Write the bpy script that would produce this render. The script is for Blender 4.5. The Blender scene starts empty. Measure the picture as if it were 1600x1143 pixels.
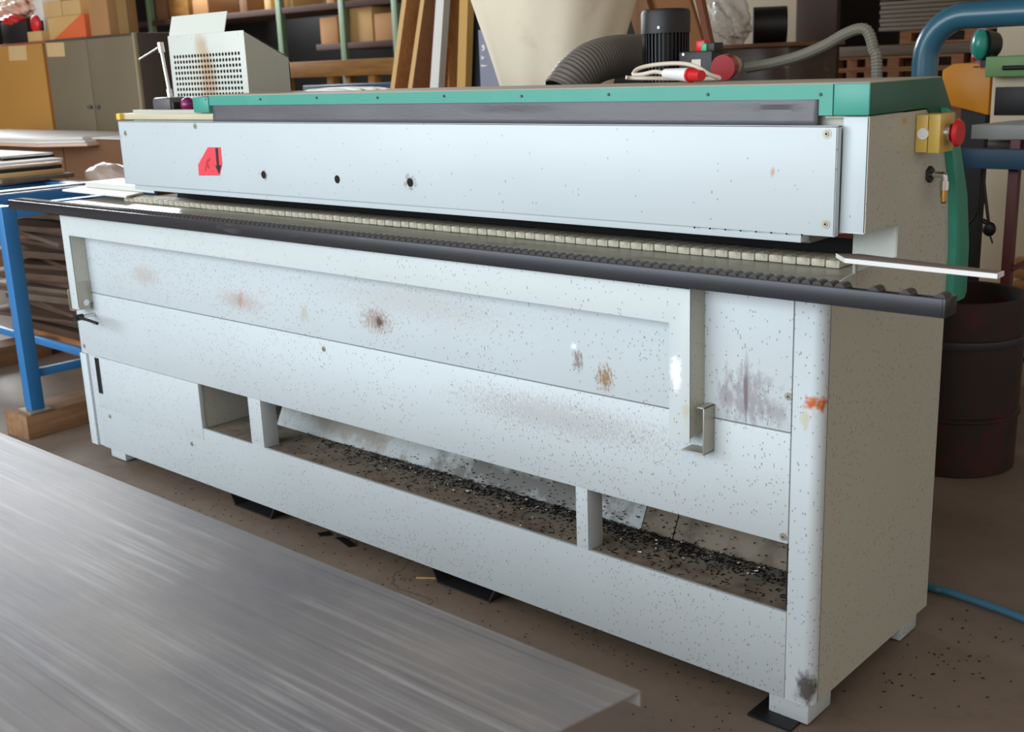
import bpy, bmesh, math, random
from mathutils import Vector, Matrix
R = math.radians
C = bpy.context.scene
col = C.collection
rnd = random.Random(7)

# ------------------------------------------------------------------ camera
F = 1779.145
RX, RY, RZ = 1.313434, -0.038038, 0.740338
CAM = Vector((4.25314, -2.09856, 1.46650))
ROT = Matrix.Rotation(RZ, 3, 'Z') @ Matrix.Rotation(RX, 3, 'X') @ Matrix.Rotation(RY, 3, 'Z')
cd = bpy.data.cameras.new('camera'); cam = bpy.data.objects.new('camera', cd); col.objects.link(cam)
cd.sensor_fit = 'HORIZONTAL'; cd.sensor_width = 36.0; cd.lens = F / 1600 * 36.0
cam.matrix_world = Matrix.Translation(CAM) @ ROT.to_4x4()
cd.clip_end = 100
cd.dof.use_dof = True; cd.dof.focus_distance = 3.0; cd.dof.aperture_fstop = 5.6
C.camera = cam

# ------------------------------------------------------------------ world, lights, exposure
w = bpy.data.worlds.new('hall_light'); C.world = w; w.use_nodes = True
w.node_tree.nodes['Background'].inputs[0].default_value = (1.0, 0.90, 0.80, 1)
w.node_tree.nodes['Background'].inputs[1].default_value = 0.44
def area(name, loc, target, sx, sy, power, color):
    l = bpy.data.lights.new(name, 'AREA'); l.shape = 'RECTANGLE'; l.size = sx; l.size_y = sy
    l.energy = power; l.color = color
    o = bpy.data.objects.new(name, l); col.objects.link(o); o.location = loc
    o.rotation_euler = (Vector(target) - Vector(loc)).to_track_quat('-Z', 'Y').to_euler()
    return o
area('daylight_front_windows', (0.3, -6.8, 2.9), (1.6, 0, 0.9), 10.0, 3.6, 460, (0.80, 0.91, 1.0))
area('daylight_left_windows', (-10.5, 5.4, 4.3), (0, 0.3, 0.9), 6.0, 2.2, 800, (0.92, 0.96, 1.0))
C.view_settings.view_transform = 'Standard'; C.view_settings.look = 'None'
C.view_settings.gamma = 1; C.view_settings.use_curve_mapping = False
C.view_settings.exposure = 0.64

# ------------------------------------------------------------------ helpers
def at(px, py, ax, v):
    i = 'xyz'.index(ax)
    r = ROT @ Vector(((px - 800) / F, -(py - 571.5) / F, -1.0))
    return CAM + r * ((v - CAM[i]) / r[i])
def lin(c):
    return tuple(((x / 255) / 12.92 if x / 255 <= .04045 else ((x / 255 + .055) / 1.055) ** 2.4) for x in c) + (1,)

class MB:
    def __init__(s): s.bm = bmesh.new()
    def _new(s, geo, mi, smooth=False):
        for f in geo: f.material_index = mi; f.smooth = smooth
    def box(s, x0, x1, y0, y1, z0, z1, bev=0, mi=0, M=None, seg=2):
        m = Matrix.Translation(((x0+x1)/2, (y0+y1)/2, (z0+z1)/2)) @ Matrix.Diagonal((abs(x1-x0), abs(y1-y0), abs(z1-z0), 1))
        if M is not None: m = M @ m
        g = bmesh.ops.create_cube(s.bm, size=1, matrix=m)
        vs = g['verts']; fs = list({f for v in vs for f in v.link_faces})
        s._new(fs, mi)
        if bev > 0:
            es = list({e for v in vs for e in v.link_edges})
            r = bmesh.ops.bevel(s.bm, geom=es, offset=bev, segments=seg, affect='EDGES', profile=.5, clamp_overlap=True)
            s._new(r['faces'], mi)
            for f in r['faces']: f.smooth = True
        return s
    def prism(s, poly, ax, a, b, mi=0, bev=0):
        # poly in the two remaining axes (in xyz order)
        o = [i for i in range(3) if i != 'xyz'.index(ax)]; k = 'xyz'.index(ax)
        def P(p, c):
            v = [0, 0, 0]; v[o[0]] = p[0]; v[o[1]] = p[1]; v[k] = c; return v
        A = [s.bm.verts.new(P(p, a)) for p in poly]; B = [s.bm.verts.new(P(p, b)) for p in poly]
        n = len(poly); fs = [s.bm.faces.new(A), s.bm.faces.new(B[::-1])]
        for i in range(n): fs.append(s.bm.faces.new((A[i], B[i], B[(i+1) % n], A[(i+1) % n])))
        s._new(fs, mi); bmesh.ops.recalc_face_normals(s.bm, faces=fs)
        if bev > 0:
            es = list({e for f in fs for e in f.edges})
            r = bmesh.ops.bevel(s.bm, geom=es, offset=bev, segments=2, affect='EDGES', profile=.5, clamp_overlap=True)
            s._new(r['faces'], mi, True)
        return s
    def cyl(s, p0, p1, r0, r1=None, seg=24, mi=0, caps=True):
        r1 = r0 if r1 is None else r1
        p0 = Vector(p0); p1 = Vector(p1); d = p1 - p0
        q = d.to_track_quat('Z', 'Y').to_matrix().to_4x4()
        g = bmesh.ops.create_cone(s.bm, cap_ends=caps, cap_tris=False, segments=seg, radius1=r0, radius2=r1, depth=d.length,
                                  matrix=Matrix.Translation((p0+p1)/2) @ q)
        fs = list({f for v in g['verts'] for f in v.link_faces})
        for f in fs: f.material_index = mi; f.smooth = True
        return s
    def lathe(s, c, prof, seg=48, mi=0, wob=None, sy=1.0):
        rings = []
        for k, (r, z) in enumerate(prof):
            ring = []
            for i in range(seg):
                a = 2*math.pi*i/seg; rr = r + (wob(a, z) if wob else 0)
                ring.append(s.bm.verts.new((c[0]+rr*math.cos(a), c[1]+rr*math.sin(a)*sy, c[2]+z)))
            rings.append(ring)
        for A, B in zip(rings, rings[1:]):
            for i in range(seg):
                f = s.bm.faces.new((A[i], A[(i+1) % seg], B[(i+1) % seg], B[i])); f.material_index = mi; f.smooth = True
        for ring, fl in ((rings[0], True), (rings[-1], False)):
            if True:
                try:
                    f = s.bm.faces.new(ring[::-1] if fl else ring); f.material_index = mi
                except Exception: pass
        return s
    def tube(s, pts, r, seg=12, mi=0, res=8, ribs=0, amp=0.0, caps=True, close=False):
        P = [Vector(p) for p in pts]
        if res > 1 and len(P) > 2:
            Q = []
            for i in range(len(P)-1):
                a = P[max(i-1, 0)]; b = P[i]; c = P[i+1]; d = P[min(i+2, len(P)-1)]
                for k in range(res):
                    t = k/res
                    Q.append(0.5*((2*b)+(c-a)*t+(2*a-5*b+4*c-d)*t*t+(3*b-a-3*c+d)*t**3))
            Q.append(P[-1]); P = Q
        if ribs:
            L = [0]
            for a, b in zip(P, P[1:]): L.append(L[-1]+(b-a).length)
            n = int(L[-1]/ribs)*2; Q = []; rr = []
            j = 0
            for k in range(n+1):
                t = L[-1]*k/n
                while j < len(L)-2 and L[j+1] < t: j += 1
                u = (t-L[j])/max(L[j+1]-L[j], 1e-9); Q.append(P[j].lerp(P[j+1], u)); rr.append(r+(amp if k % 2 else 0))
            P = Q
        else: rr = [r]*len(P)
        up = None; rings = []
        for i, p in enumerate(P):
            t = (P[min(i+1, len(P)-1)]-P[max(i-1, 0)]).normalized()
            if up is None:
                up = t.orthogonal().normalized()
            up = (up - t*up.dot(t)).normalized(); v = t.cross(up)
            rings.append([s.bm.verts.new(p+(up*math.cos(2*math.pi*k/seg)+v*math.sin(2*math.pi*k/seg))*rr[i]) for k in range(seg)])
        for A, B in zip(rings, rings[1:]):
            for k in range(seg):
                f = s.bm.faces.new((A[k], A[(k+1) % seg], B[(k+1) % seg], B[k])); f.material_index = mi; f.smooth = True
        if caps:
            for ring, fl in ((rings[0], True), (rings[-1], False)):
                f = s.bm.faces.new(ring[::-1] if fl else ring); f.material_index = mi
        return s
    def sphere(s, c, r, mi=0, sc=(1, 1, 1), u=24, v=14, sub=None, fn=None):
        if sub is None:
            g = bmesh.ops.create_uvsphere(s.bm, u_segments=u, v_segments=v, radius=1)
        else:
            g = bmesh.ops.create_icosphere(s.bm, subdivisions=sub, radius=1)
        for x in g['verts']:
            k = fn(x.co) if fn else 1
            x.co = Vector(c) + Vector((x.co.x*r*sc[0]*k, x.co.y*r*sc[1]*k, x.co.z*r*sc[2]*k))
        for f in {f for x in g['verts'] for f in x.link_faces}: f.material_index = mi; f.smooth = True
        return s
    def build(s, name, mats, parent=None, org=None, sharp=25):
        me = bpy.data.meshes.new(name)
        o0 = Vector(org) if org is not None else Vector((0, 0, 0))
        if parent is not None: o0 = worldloc(parent)
        for v in s.bm.verts: v.co -= o0
        s.bm.to_mesh(me); s.bm.free()
        if not isinstance(mats, (list, tuple)): mats = [mats]
        for m in mats: me.materials.append(m)
        me.set_sharp_from_angle(angle=R(sharp))
        o = bpy.data.objects.new(name, me); col.objects.link(o)
        if parent is not None: o.parent = parent
        else: o.location = o0
        return o
def worldloc(o):
    v = Vector(o.location)
    while o.parent: o = o.parent; v += o.location
    return v
def tag(o, label=None, cat=None, group=None, kind=None):
    if label: o['label'] = label
    if cat: o['category'] = cat
    if group: o['group'] = group
    if kind: o['kind'] = kind
    return o
def empty(name, loc, label, cat, group=None):
    o = bpy.data.objects.new(name, None); o.location = loc; o.empty_display_size = .1; col.objects.link(o)
    return tag(o, label, cat, group)
def copy_tree(o, parent=None):
    c = o.copy(); col.objects.link(c); c.parent = parent
    for ch in list(o.children): copy_tree(ch, c)
    return c

# ------------------------------------------------------------------ materials
def new_mat(name):
    m = bpy.data.materials.new(name); m.use_nodes = True; nt = m.node_tree
    return m, nt, nt.nodes['Principled BSDF']
def N(nt, t, **kw):
    n = nt.nodes.new(t)
    for k, v in kw.items():
        if k.startswith('_'): setattr(n, k[1:], v)
        else: n.inputs[k].default_value = v
    return n
def mix(nt, fac, a, b, mode='MIX'):
    n = nt.nodes.new('ShaderNodeMix'); n.data_type = 'RGBA'; n.blend_type = mode
    for s, v in ((0, fac), (6, a), (7, b)):
        if hasattr(v, 'is_output') or isinstance(v, bpy.types.NodeSocket): nt.links.new(v, n.inputs[s])
        else: n.inputs[s].default_value = v
    return n.outputs[2]
def math_(nt, op, a, b=0.5, clamp=False):
    n = nt.nodes.new('ShaderNodeMath'); n.operation = op; n.use_clamp = clamp
    for i, v in ((0, a), (1, b)):
        if isinstance(v, bpy.types.NodeSocket): nt.links.new(v, n.inputs[i])
        else: n.inputs[i].default_value = v
    return n.outputs[0]
def coords(nt, scale=(1, 1, 1), loc=(0, 0, 0)):
    tc = nt.nodes.new('ShaderNodeTexCoord'); mp = nt.nodes.new('ShaderNodeMapping')
    mp.inputs['Scale'].default_value = scale; mp.inputs['Location'].default_value = loc
    nt.links.new(tc.outputs['Object'], mp.inputs[0]); return mp.outputs[0]
def noise(nt, vec, scale, detail=4, rough=.6):
    n = N(nt, 'ShaderNodeTexNoise', Scale=scale, Detail=detail, Roughness=rough)
    nt.links.new(vec, n.inputs['Vector']); return n.outputs['Fac']
def ramp(nt, v, lo, hi, a=0.0, b=1.0):
    n = nt.nodes.new('ShaderNodeMapRange'); n.inputs[1].default_value = lo; n.inputs[2].default_value = hi
    n.inputs[3].default_value = a; n.inputs[4].default_value = b; nt.links.new(v, n.inputs[0]); return n.outputs[0]
def simple(name, c, rough=.5, metal=0, var=.12, scale=6, stretch=(1, 1, 1), c2=None, bump=0, spec=.5, c2lo=.45, c2hi=.7):
    m, nt, p = new_mat(name)
    v = coords(nt, stretch); n = noise(nt, v, scale)
    a = lin(c); d = tuple(x*(1-var) for x in a[:3])+(1,); e = tuple(min(1, x*(1+var)) for x in a[:3])+(1,)
    o = mix(nt, n, d, e)
    if c2:
        n2 = noise(nt, v, scale*1.7, 5); o = mix(nt, ramp(nt, n2, c2lo, c2hi), o, lin(c2))
    nt.links.new(o, p.inputs['Base Color']); p.inputs['Roughness'].default_value = rough; p.inputs['Metallic'].default_value = metal
    p.inputs['Specular IOR Level'].default_value = spec
    if bump:
        b = N(nt, 'ShaderNodeBump', Strength=bump, Distance=.01); nt.links.new(noise(nt, v, scale*6), b.inputs['Height']); nt.links.new(b.outputs[0], p.inputs['Normal'])
    return m
def paint(name, c, rough=.42, speck=.10, stains=(), seed=0, dirt=(120, 105, 85), spk_col=(95, 75, 65), lowdirt=0.0):
    m, nt, p = new_mat(name)
    v = coords(nt, (1, 1, 1), (seed, seed*.7, 0))
    big = noise(nt, v, 2.5, 5)
    a = lin(c); o = mix(nt, big, tuple(x*.93 for x in a[:3])+(1,), tuple(min(1, x*1.05) for x in a[:3])+(1,))
    # small vertical specks and drips
    for sc, st, th, am in ((170, .6, .27, speck*1.0), (80, .45, .14, speck*.75), (34, .22, .055, speck*.6)):
        vv = coords(nt, (1, 1, st), (seed, 0, seed))
        vo = nt.nodes.new('ShaderNodeTexVoronoi'); vo.inputs['Scale'].default_value = sc; nt.links.new(vv, vo.inputs['Vector'])
        near = math_(nt, 'LESS_THAN', vo.outputs['Distance'], th)
        sep = nt.nodes.new('ShaderNodeSeparateColor'); nt.links.new(vo.outputs['Color'], sep.inputs[0])
        msk = ramp(nt, noise(nt, v, 3.2, 3), .38, .68, am*.25, am*2.4)
        pick = math_(nt, 'LESS_THAN', sep.outputs[0], msk)
        f = math_(nt, 'MULTIPLY', math_(nt, 'MULTIPLY', near, pick), .6)
        o = mix(nt, f, o, lin(spk_col))
    for (cx, cy, cz, rx, rz, sc, amt, colr, nsc) in stains:
        tc = nt.nodes.new('ShaderNodeTexCoord')
        s1 = nt.nodes.new('ShaderNodeVectorMath'); s1.operation = 'SUBTRACT'; nt.links.new(tc.outputs['Object'], s1.inputs[0]); s1.inputs[1].default_value = (cx, cy, cz)
        s2 = nt.nodes.new('ShaderNodeVectorMath'); s2.operation = 'MULTIPLY'; nt.links.new(s1.outputs[0], s2.inputs[0]); s2.inputs[1].default_value = (1/rx, 1/rx, 1/rz)
        s3 = nt.nodes.new('ShaderNodeVectorMath'); s3.operation = 'LENGTH'; nt.links.new(s2.outputs[0], s3.inputs[0])
        fall = ramp(nt, s3.outputs['Value'], 0, 1, 1, 0)
        nn = noise(nt, coords(nt, (1, 1, sc)), nsc, 5, .7)
        f = ramp(nt, math_(nt, 'ADD', nn, math_(nt, 'MULTIPLY', fall, .45)), .68, .86)
        f = math_(nt, 'MULTIPLY', f, ramp(nt, s3.outputs['Value'], .75, 1.0, 1, 0))
        o = mix(nt, math_(nt, 'MULTIPLY', f, amt), o, lin(colr))
    nt.links.new(o, p.inputs['Base Color']); p.inputs['Roughness'].default_value = rough
    return m
def wood(name, c, c2, scale=4, axis=0, rough=.7, bump=.05):
    st = [9, 9, 9]; st[axis] = .8
    m, nt, p = new_mat(name); v = coords(nt, tuple(st)); n = noise(nt, v, scale, 6, .65)
    nt.links.new(mix(nt, ramp(nt, n, .3, .7), lin(c), lin(c2)), p.inputs['Base Color']); p.inputs['Roughness'].default_value = rough
    b = N(nt, 'ShaderNodeBump', Strength=bump, Distance=.01); nt.links.new(n, b.inputs['Height']); nt.links.new(b.outputs[0], p.inputs['Normal'])
    return m

rust = (140, 92, 60); purp = (140, 128, 135)
def st(px, py, Y, rx, rz, amt=.8, c=rust, sc=.6, nsc=60):
    q = at(px, py, 'y', Y); return (q.x, Y, q.z, rx, rz, sc, amt, c, nsc)
PAINT = (196, 205, 209)
M = {}
M['front'] = paint('light_grey_machine_paint', PAINT, .42, .20, [
    st(588, 500, 0, .13, .07, .6, nsc=130), st(592, 503, 0, .03, .04, .9, (90, 66, 52), nsc=70), st(945, 590, 0, .05, .06, .9, (150, 116, 78), nsc=120), st(903, 563, 0, .03, .05, .7, (110, 80, 62), nsc=110), st(375, 470, 0, .22, .06, .45, (170, 138, 118), nsc=130), st(376, 468, 0, .03, .05, .5, (160, 120, 80), nsc=60),
    st(225, 430, 0, .16, .07, .4, (175, 145, 125), nsc=130), st(1168, 618, 0, .12, .115, .65, purp, .45, 60), st(1166, 610, 0, .012, .14, .8, (112, 98, 102), .1, 40), st(1215, 645, 0, .05, .05, .5, purp, .4, 50), st(475, 490, 0, .05, .05, .4, (175, 165, 125)), st(1135, 620, 0, .05, .06, .5, purp, .4, 60),
    (3.188, .006, .758, .04, .04, .6, 1, (190, 95, 30), 40), st(1260, 655, 0, .025, .035, .6, (190, 180, 130), .8, 35), st(870, 650, 0, .7, .10, .3, (120, 95, 80), nsc=160), st(870, 497, 0, .010, .022, .8, (190, 150, 130), .5, 20),
    st(897, 540, 0, .022, .02, .9, (240, 244, 246), 1, 50), st(1258, 1075, 0, .05, .075, 1, (92, 88, 88), .8, 22), st(640, 470, 0, .8, .10, .22, (150, 130, 115), nsc=170)])
M['guard'] = paint('guard_panel_paint', PAINT, .38, .016, [
    st(412, 273, .15, .035, .028, .8, (130, 105, 80), 1, 90), st(641, 285, .15, .045, .038, .8, (110, 90, 70), 1, 90),
    st(1207, 268, .15, .012, .022, 1, (190, 155, 135), .8, 20)], 3)
M['lowrail'] = paint('shaded_rail_paint', (184, 193, 197), .5, .26, [], 11)  # machine paint darkened for the weaker light low down; specks are dirt
M['chute'] = paint('smeared_chute_paint', (176, 182, 182), .6, .3, [(1.35, .25, .33, .5, .12, 1, .7, (128, 116, 100), 5), (2.2, .25, .3, .9, .12, 1, .85, (80, 74, 66), 7), (2.95, .25, .4, .45, .3, 1, .9, (112, 100, 84), 3)], 14)
M['side'] = paint('side_shade_paint', (184, 184, 172), .45, .07, [], 5, spk_col=(90, 78, 66))  # machine paint with the warm shade of side faces mixed into its colour
M['frame'] = paint('hinged_frame_paint', (200, 208, 208), .42, .12, [
    st(1055, 580, -.06, .03, .06, .95, (245, 246, 248), .7, 30), st(1072, 640, -.06, .02, .05, .5, (190, 180, 130), .8, 30)], 2)
M['tray'] = simple('dusty_tray', (126, 116, 102), .8, 0, .2, 8, c2=(90, 78, 66))
M['green'] = simple('green_enamel', (64, 152, 135), .4, 0, .06, 3, c2=(88, 164, 150), c2lo=.55, c2hi=.9)
M['greend'] = simple('green_enamel_shaded', (30, 88, 70), .4, 0, .12, 4)  # same green as the lid, darkened to hold the side face's shade
M['dust'] = simple('dusty_lid_top', (172, 162, 146), .8, 0, .1, 5)
M['rubber'] = simple('black_rubber_sheet', (88, 86, 92), .42, 0, .2, 3, (1, 1, 4), bump=.1)
M['table'] = simple('worn_table_steel', (166, 164, 152), .33, 0, .1, 5, (1, 4, 1), c2=(112, 104, 90), c2lo=.55, c2hi=.8)
M['pad'] = simple('cream_pad', (196, 190, 170), .7, 0, .15, 20, c2=(140, 112, 80), c2lo=.55, c2hi=.75)
M['barm'] = simple('blackened_steel_bar', (50, 51, 56), .34, .35, .25, 5, (.6, 4, 4), c2=(98, 96, 104), c2lo=.6, c2hi=.85)
M['black'] = simple('matt_black', (17, 16, 17), .5, 0, .2, 8)
M['dark'] = simple('dark_recess', (12, 11, 11), .9, 0, .1, 5)
M['roller'] = simple('dark_roller', (62, 56, 54), .45, .2, .25, 30)
M['chrome'] = simple('chrome', (205, 205, 205), .15, 1, .03, 5)
M['brass'] = simple('brass', (190, 150, 80), .3, .9, .08, 5)
M['zinc'] = simple('zinc_bracket', (170, 165, 152), .4, .5, .1, 10)
M['yellow'] = simple('yellow_plastic_box', (205, 172, 82), .42, 0, .05, 5)
M['red'] = simple('red_plastic', (200, 32, 38), .35, 0, .05, 5)
M['label'] = simple('red_sticker', (226, 66, 78), .5, 0, .06, 12)
M['white'] = simple('white_plastic', (225, 225, 222), .4, 0, .04, 5)
M['purple'] = simple('purple_knob_plastic', (120, 28, 84), .25, 0, .05, 5)
M['gunmetal'] = simple('grey_cast_block', (92, 88, 92), .5, .1, .1, 8)
M['plate'] = simple('worn_chipboard_plate', (120, 104, 96), .45, 0, .15, 8)
M['hood'] = simple('hood_paint', (206, 210, 202), .45, 0, .05, 3)
M['orange_sticker'] = simple('orange_sticker', (190, 160, 110), .6, 0, .1, 20)
M['bluef'] = simple('blue_frame_paint', (42, 112, 170), .42, 0, .12, 6)
M['greytop'] = simple('dusty_steel', (128, 122, 112), .5, .2, .15, 6)
M['wood1'] = wood('timber_block_wood', (150, 112, 78), (112, 80, 54), 3, 1)
M['timber'] = wood('yellow_timber', (176, 128, 60), (140, 92, 38), 3, 0)
M['cream'] = simple('filter_bag_cloth', (236, 222, 198), .9, 0, .04, 3, c2=(196, 176, 145), c2lo=.6, c2hi=.95, bump=.06)
M['hose'] = simple('grey_corrugated_hose', (100, 92, 84), .6, 0, .08, 5)
M['cable'] = simple('pale_cable', (212, 200, 182), .5, 0, .04, 5)
M['conduit'] = simple('grey_conduit', (112, 108, 96), .6, 0, .08, 5)
M['teal'] = simple('teal_lamp', (38, 140, 124), .25, 0, .05, 5)
M['bluep'] = simple('blue_pipe_paint', (48, 92, 112), .25, .0, .06, 4)
M['bluebeam'] = simple('dark_blue_beam', (40, 72, 98), .5, 0, .1, 5)
M['maroon'] = simple('maroon_leg_paint', (92, 40, 42), .5, 0, .1, 5)
M['orange'] = simple('orange_enamel', (214, 140, 28), .45, 0, .06, 3, c2=(190, 115, 20), c2lo=.6, c2hi=.8)
M['lgreen'] = simple('pale_green_enamel', (112, 150, 96), .5, 0, .08, 5)
M['creamp'] = simple('cream_machine_paint', (208, 192, 165), .55, 0, .06, 3)
M['card'] = simple('cardboard', (168, 124, 80), .85, 0, .06, 4)
M['cardd'] = simple('brown_cardboard', (120, 84, 56), .85, 0, .1, 4)
M['cardp'] = simple('pale_cardboard', (198, 162, 108), .85, 0, .06, 5)
M['paper'] = simple('white_board', (226, 222, 216), .6, 0, .04, 4)
M['locker'] = simple('grey_brown_locker_paint', (118, 106, 84), .5, 0, .06, 3)
M['ochre'] = simple('ochre_cabinet_board', (178, 128, 56), .6, 0, .05, 3)
M['rackg'] = simple('green_rack_paint', (108, 132, 104), .5, 0, .1, 6)
M['sack'] = simple('pinkish_plastic_film', (226, 190, 170), .35, 0, .15, 8, c2=(190, 110, 90), c2lo=.6, c2hi=.8)
M['pallet'] = wood('pallet_wood', (178, 122, 78), (130, 84, 52), 3, 0)
M['boards'] = [wood('stacked_board_%s' % n, a, b, 2, 0) for n, a, b in (('grey', (120, 102, 88), (92, 76, 64)), ('brown', (96, 72, 56), (70, 52, 40)), ('red', (132, 86, 62), (98, 64, 46)))]
def chip():
    m, nt, p = new_mat('chipboard'); v = coords(nt, (1, 1, .4)); n = noise(nt, v, 50, 5, .8); g = noise(nt, v, 3, 3)
    o = mix(nt, ramp(nt, n, .3, .7), lin((240, 176, 112)), lin((196, 130, 74))); o = mix(nt, ramp(nt, g, .4, .7, 0, .5), o, lin((120, 72, 36)))
    nt.links.new(o, p.inputs['Base Color']); p.inputs['Roughness'].default_value = .85; return m
M['chip'] = chip()
M['chipe'] = simple('lit_board_edge', (214, 176, 120), .8, 0, .1, 40)  # chipboard's front edge, paler to carry the daylight falling on it
def film():
    m, nt, p = new_mat('clear_plastic_film'); p.inputs['Base Color'].default_value = (.8, .72, .62, 1); p.inputs['Roughness'].default_value = .2
    p.inputs['Alpha'].default_value = .34; return m
M['film'] = film()
M['filmw'] = simple('crumpled_white_film', (205, 198, 188), .3, 0, .1, 8, bump=.3)
def steel():
    m, nt, p = new_mat('chalky_sheet_steel')
    o = None
    base = noise(nt, coords(nt, (1.2, 2.2, 1)), 1.6, 5)
    o = mix(nt, ramp(nt, base, .35, .65), lin((122, 121, 126)), lin((150, 146, 143)))
    blue = noise(nt, coords(nt, (1, 3, 1), (4, 2, 0)), 1.7, 3); o = mix(nt, ramp(nt, blue, .5, .75, 0, .5), o, lin((108, 113, 128)))
    s1 = noise(nt, coords(nt, (.5, 26, 1)), 2.2, 6, .75); s2 = noise(nt, coords(nt, (1, 1.5, 1), (1.3, .4, 0)), 1.5, 3)
    f = math_(nt, 'MULTIPLY', ramp(nt, s1, .48, .72), ramp(nt, s2, .42, .66, .1, 1)); o = mix(nt, math_(nt, 'MULTIPLY', f, .95), o, lin((216, 217, 221)))
    s3 = noise(nt, coords(nt, (.35, 60, 1), (3, 1, 0)), 2.0, 3, .6); o = mix(nt, ramp(nt, s3, .62, .7, 0, .5), o, lin((92, 90, 92)))
    nt.links.new(o, p.inputs['Base Color']); p.inputs['Metallic'].default_value = .1
    nt.links.new(ramp(nt, s1, .2, .8, .5, .68), p.inputs['Roughness']); return m
M['steel'] = steel()
def floor_mat():
    m, nt, p = new_mat('stained_concrete'); v = coords(nt)
    a = noise(nt, v, .8, 6, .7); b = noise(nt, v, 14, 6, .75)
    o = mix(nt, ramp(nt, a, .3, .7), lin((110, 94, 82)), lin((132, 116, 102)))
    o = mix(nt, ramp(nt, b, .5, .8, 0, .45), o, lin((84, 70, 60)))
    vo = nt.nodes.new('ShaderNodeTexVoronoi'); vo.feature = 'DISTANCE_TO_EDGE'; vo.inputs['Scale'].default_value = .55
    dn = N(nt, 'ShaderNodeTexNoise', Scale=3.0, Detail=5.0); nt.links.new(v, dn.inputs['Vector'])
    ad = nt.nodes.new('ShaderNodeVectorMath'); ad.operation = 'MULTIPLY_ADD'; ad.inputs[1].default_value = (.5, .5, 0); nt.links.new(dn.outputs['Color'], ad.inputs[0]); nt.links.new(v, ad.inputs[2])
    nt.links.new(ad.outputs[0], vo.inputs['Vector'])
    o = mix(nt, math_(nt, 'MULTIPLY', math_(nt, 'MULTIPLY', math_(nt, 'LESS_THAN', vo.outputs['Distance'], .0011), ramp(nt, a, .35, .6)), .5), o, lin((60, 48, 40)))
    nt.links.new(o, p.inputs['Base Color']); p.inputs['Roughness'].default_value = .6
    bp = N(nt, 'ShaderNodeBump', Strength=.15, Distance=.01); nt.links.new(b, bp.inputs['Height']); nt.links.new(bp.outputs[0], p.inputs['Normal'])
    return m
M['floor'] = floor_mat()
M['drum'] = simple('rusty_dark_drum', (44, 32, 30), .5, .2, .3, 5, c2=(74, 26, 24), c2lo=.5, c2hi=.7)
M['drumb'] = simple('blackened_drum_band', (58, 56, 60), .4, .4, .25, 12)
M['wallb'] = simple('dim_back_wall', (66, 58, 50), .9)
M['wallc'] = simple('cream_plaster', (196, 182, 158), .9, 0, .05, 2)
M['brownp'] = simple('dark_brown_board', (56, 32, 20), .6, 0, .1, 2)
M['darkstuff'] = simple('unlit_backdrop', (20, 18, 17), .8)
M['greyw'] = simple('grey_wrapped_bundle', (120, 108, 92), .4, 0, .2, 6, (1, 1, 5))

# ------------------------------------------------------------------ hall
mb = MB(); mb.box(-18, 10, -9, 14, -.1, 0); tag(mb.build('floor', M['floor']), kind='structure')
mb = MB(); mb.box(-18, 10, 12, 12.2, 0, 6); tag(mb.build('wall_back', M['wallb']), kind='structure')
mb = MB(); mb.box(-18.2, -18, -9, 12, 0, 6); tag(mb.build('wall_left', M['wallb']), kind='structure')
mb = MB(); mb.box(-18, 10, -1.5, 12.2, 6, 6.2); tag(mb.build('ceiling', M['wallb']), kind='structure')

# ------------------------------------------------------------------ edge banding machine
mc = empty('edge_banding_machine', (0, 0, 0), 'long light grey edge banding machine with green lid standing across the hall floor', 'machine')
L, D, Z0, LP = 3.2, .635, .055, 3.135
# main body pieces
m = MB()  # front lower panel, below the seam, and upper fixed panel
m.box(.03, LP-.003, 0, .02, .433, .6865, .0015)
m.build('lower_front_panel', M['front'], mc)
m = MB(); m.box(.03, LP-.003, 0, .02, .6895, .985, .0015); m.build('upper_front_panel', M['front'], mc)
m = MB(); m.box(.03, LP, .012, .03, .60, .75); m.box(LP-.01, LP+.004, .012, .03, .28, .98); m.build('seam_backing', M['dark'], mc)
# left access plate, black slot
m = MB(); m.box(.125, .845, -.0018, .015, .225, .4315, .001); m.build('access_plate', M['front'], mc)
m = MB(); m.box(.02, .13, .004, .02, Z0, .4315, .001); m.build('left_post', M['lowrail'], mc)
m = MB(); m.box(.022, .07, -.006, .004, Z0, .4315, .001); m.build('post_strip', M['front'], mc)
s0 = at(144, 555, 'y', 0); s1 = at(152, 612, 'y', 0)
m = MB(); m.box(s0.x+.02, s1.x+.05, -.003, .004, s1.z, s0.z-.004); m.build('slot', M['dark'], mc)
# bottom rail and tray
m = MB(); m.box(.11, LP-.0015, 0, .012, Z0, .268, .002); m.box(.11, LP-.0015, .012, .05, Z0, Z0+.008); m.build('bottom_rail', M['lowrail'], mc)
m = MB(); m.box(.84, LP+.03, .006, .46, .255, .266); m.build('tray_floor', M['tray'], mc)
m = MB(); m.box(.825, .842, .012, .46, .258, .60); m.build('tray_end_wall', M['side'], mc)
m = MB(); m.prism([(.19, .266), (.20, .266), (.40, .64), (.38, .64)], 'x', 1.02, 2.60); m.build('chute_plate', M['chute'], mc)
m = MB(); m.prism([(.19, .266), (.20, .266), (.40, .64), (.38, .64)], 'x', 2.603, 2.70); m.prism([(.192, .266), (.202, .266), (.402, .64), (.382, .64)], 'x', 2.703, LP+.03); m.build('chute_plate', M['tray'], mc)
m = MB(); m.box(.03, LP+.03, .45, .46, .258, .98); m.build('inner_back_panel', M['side'], mc)
for x0, x1 in ((.845+.005, 0), ):
    pass
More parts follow.
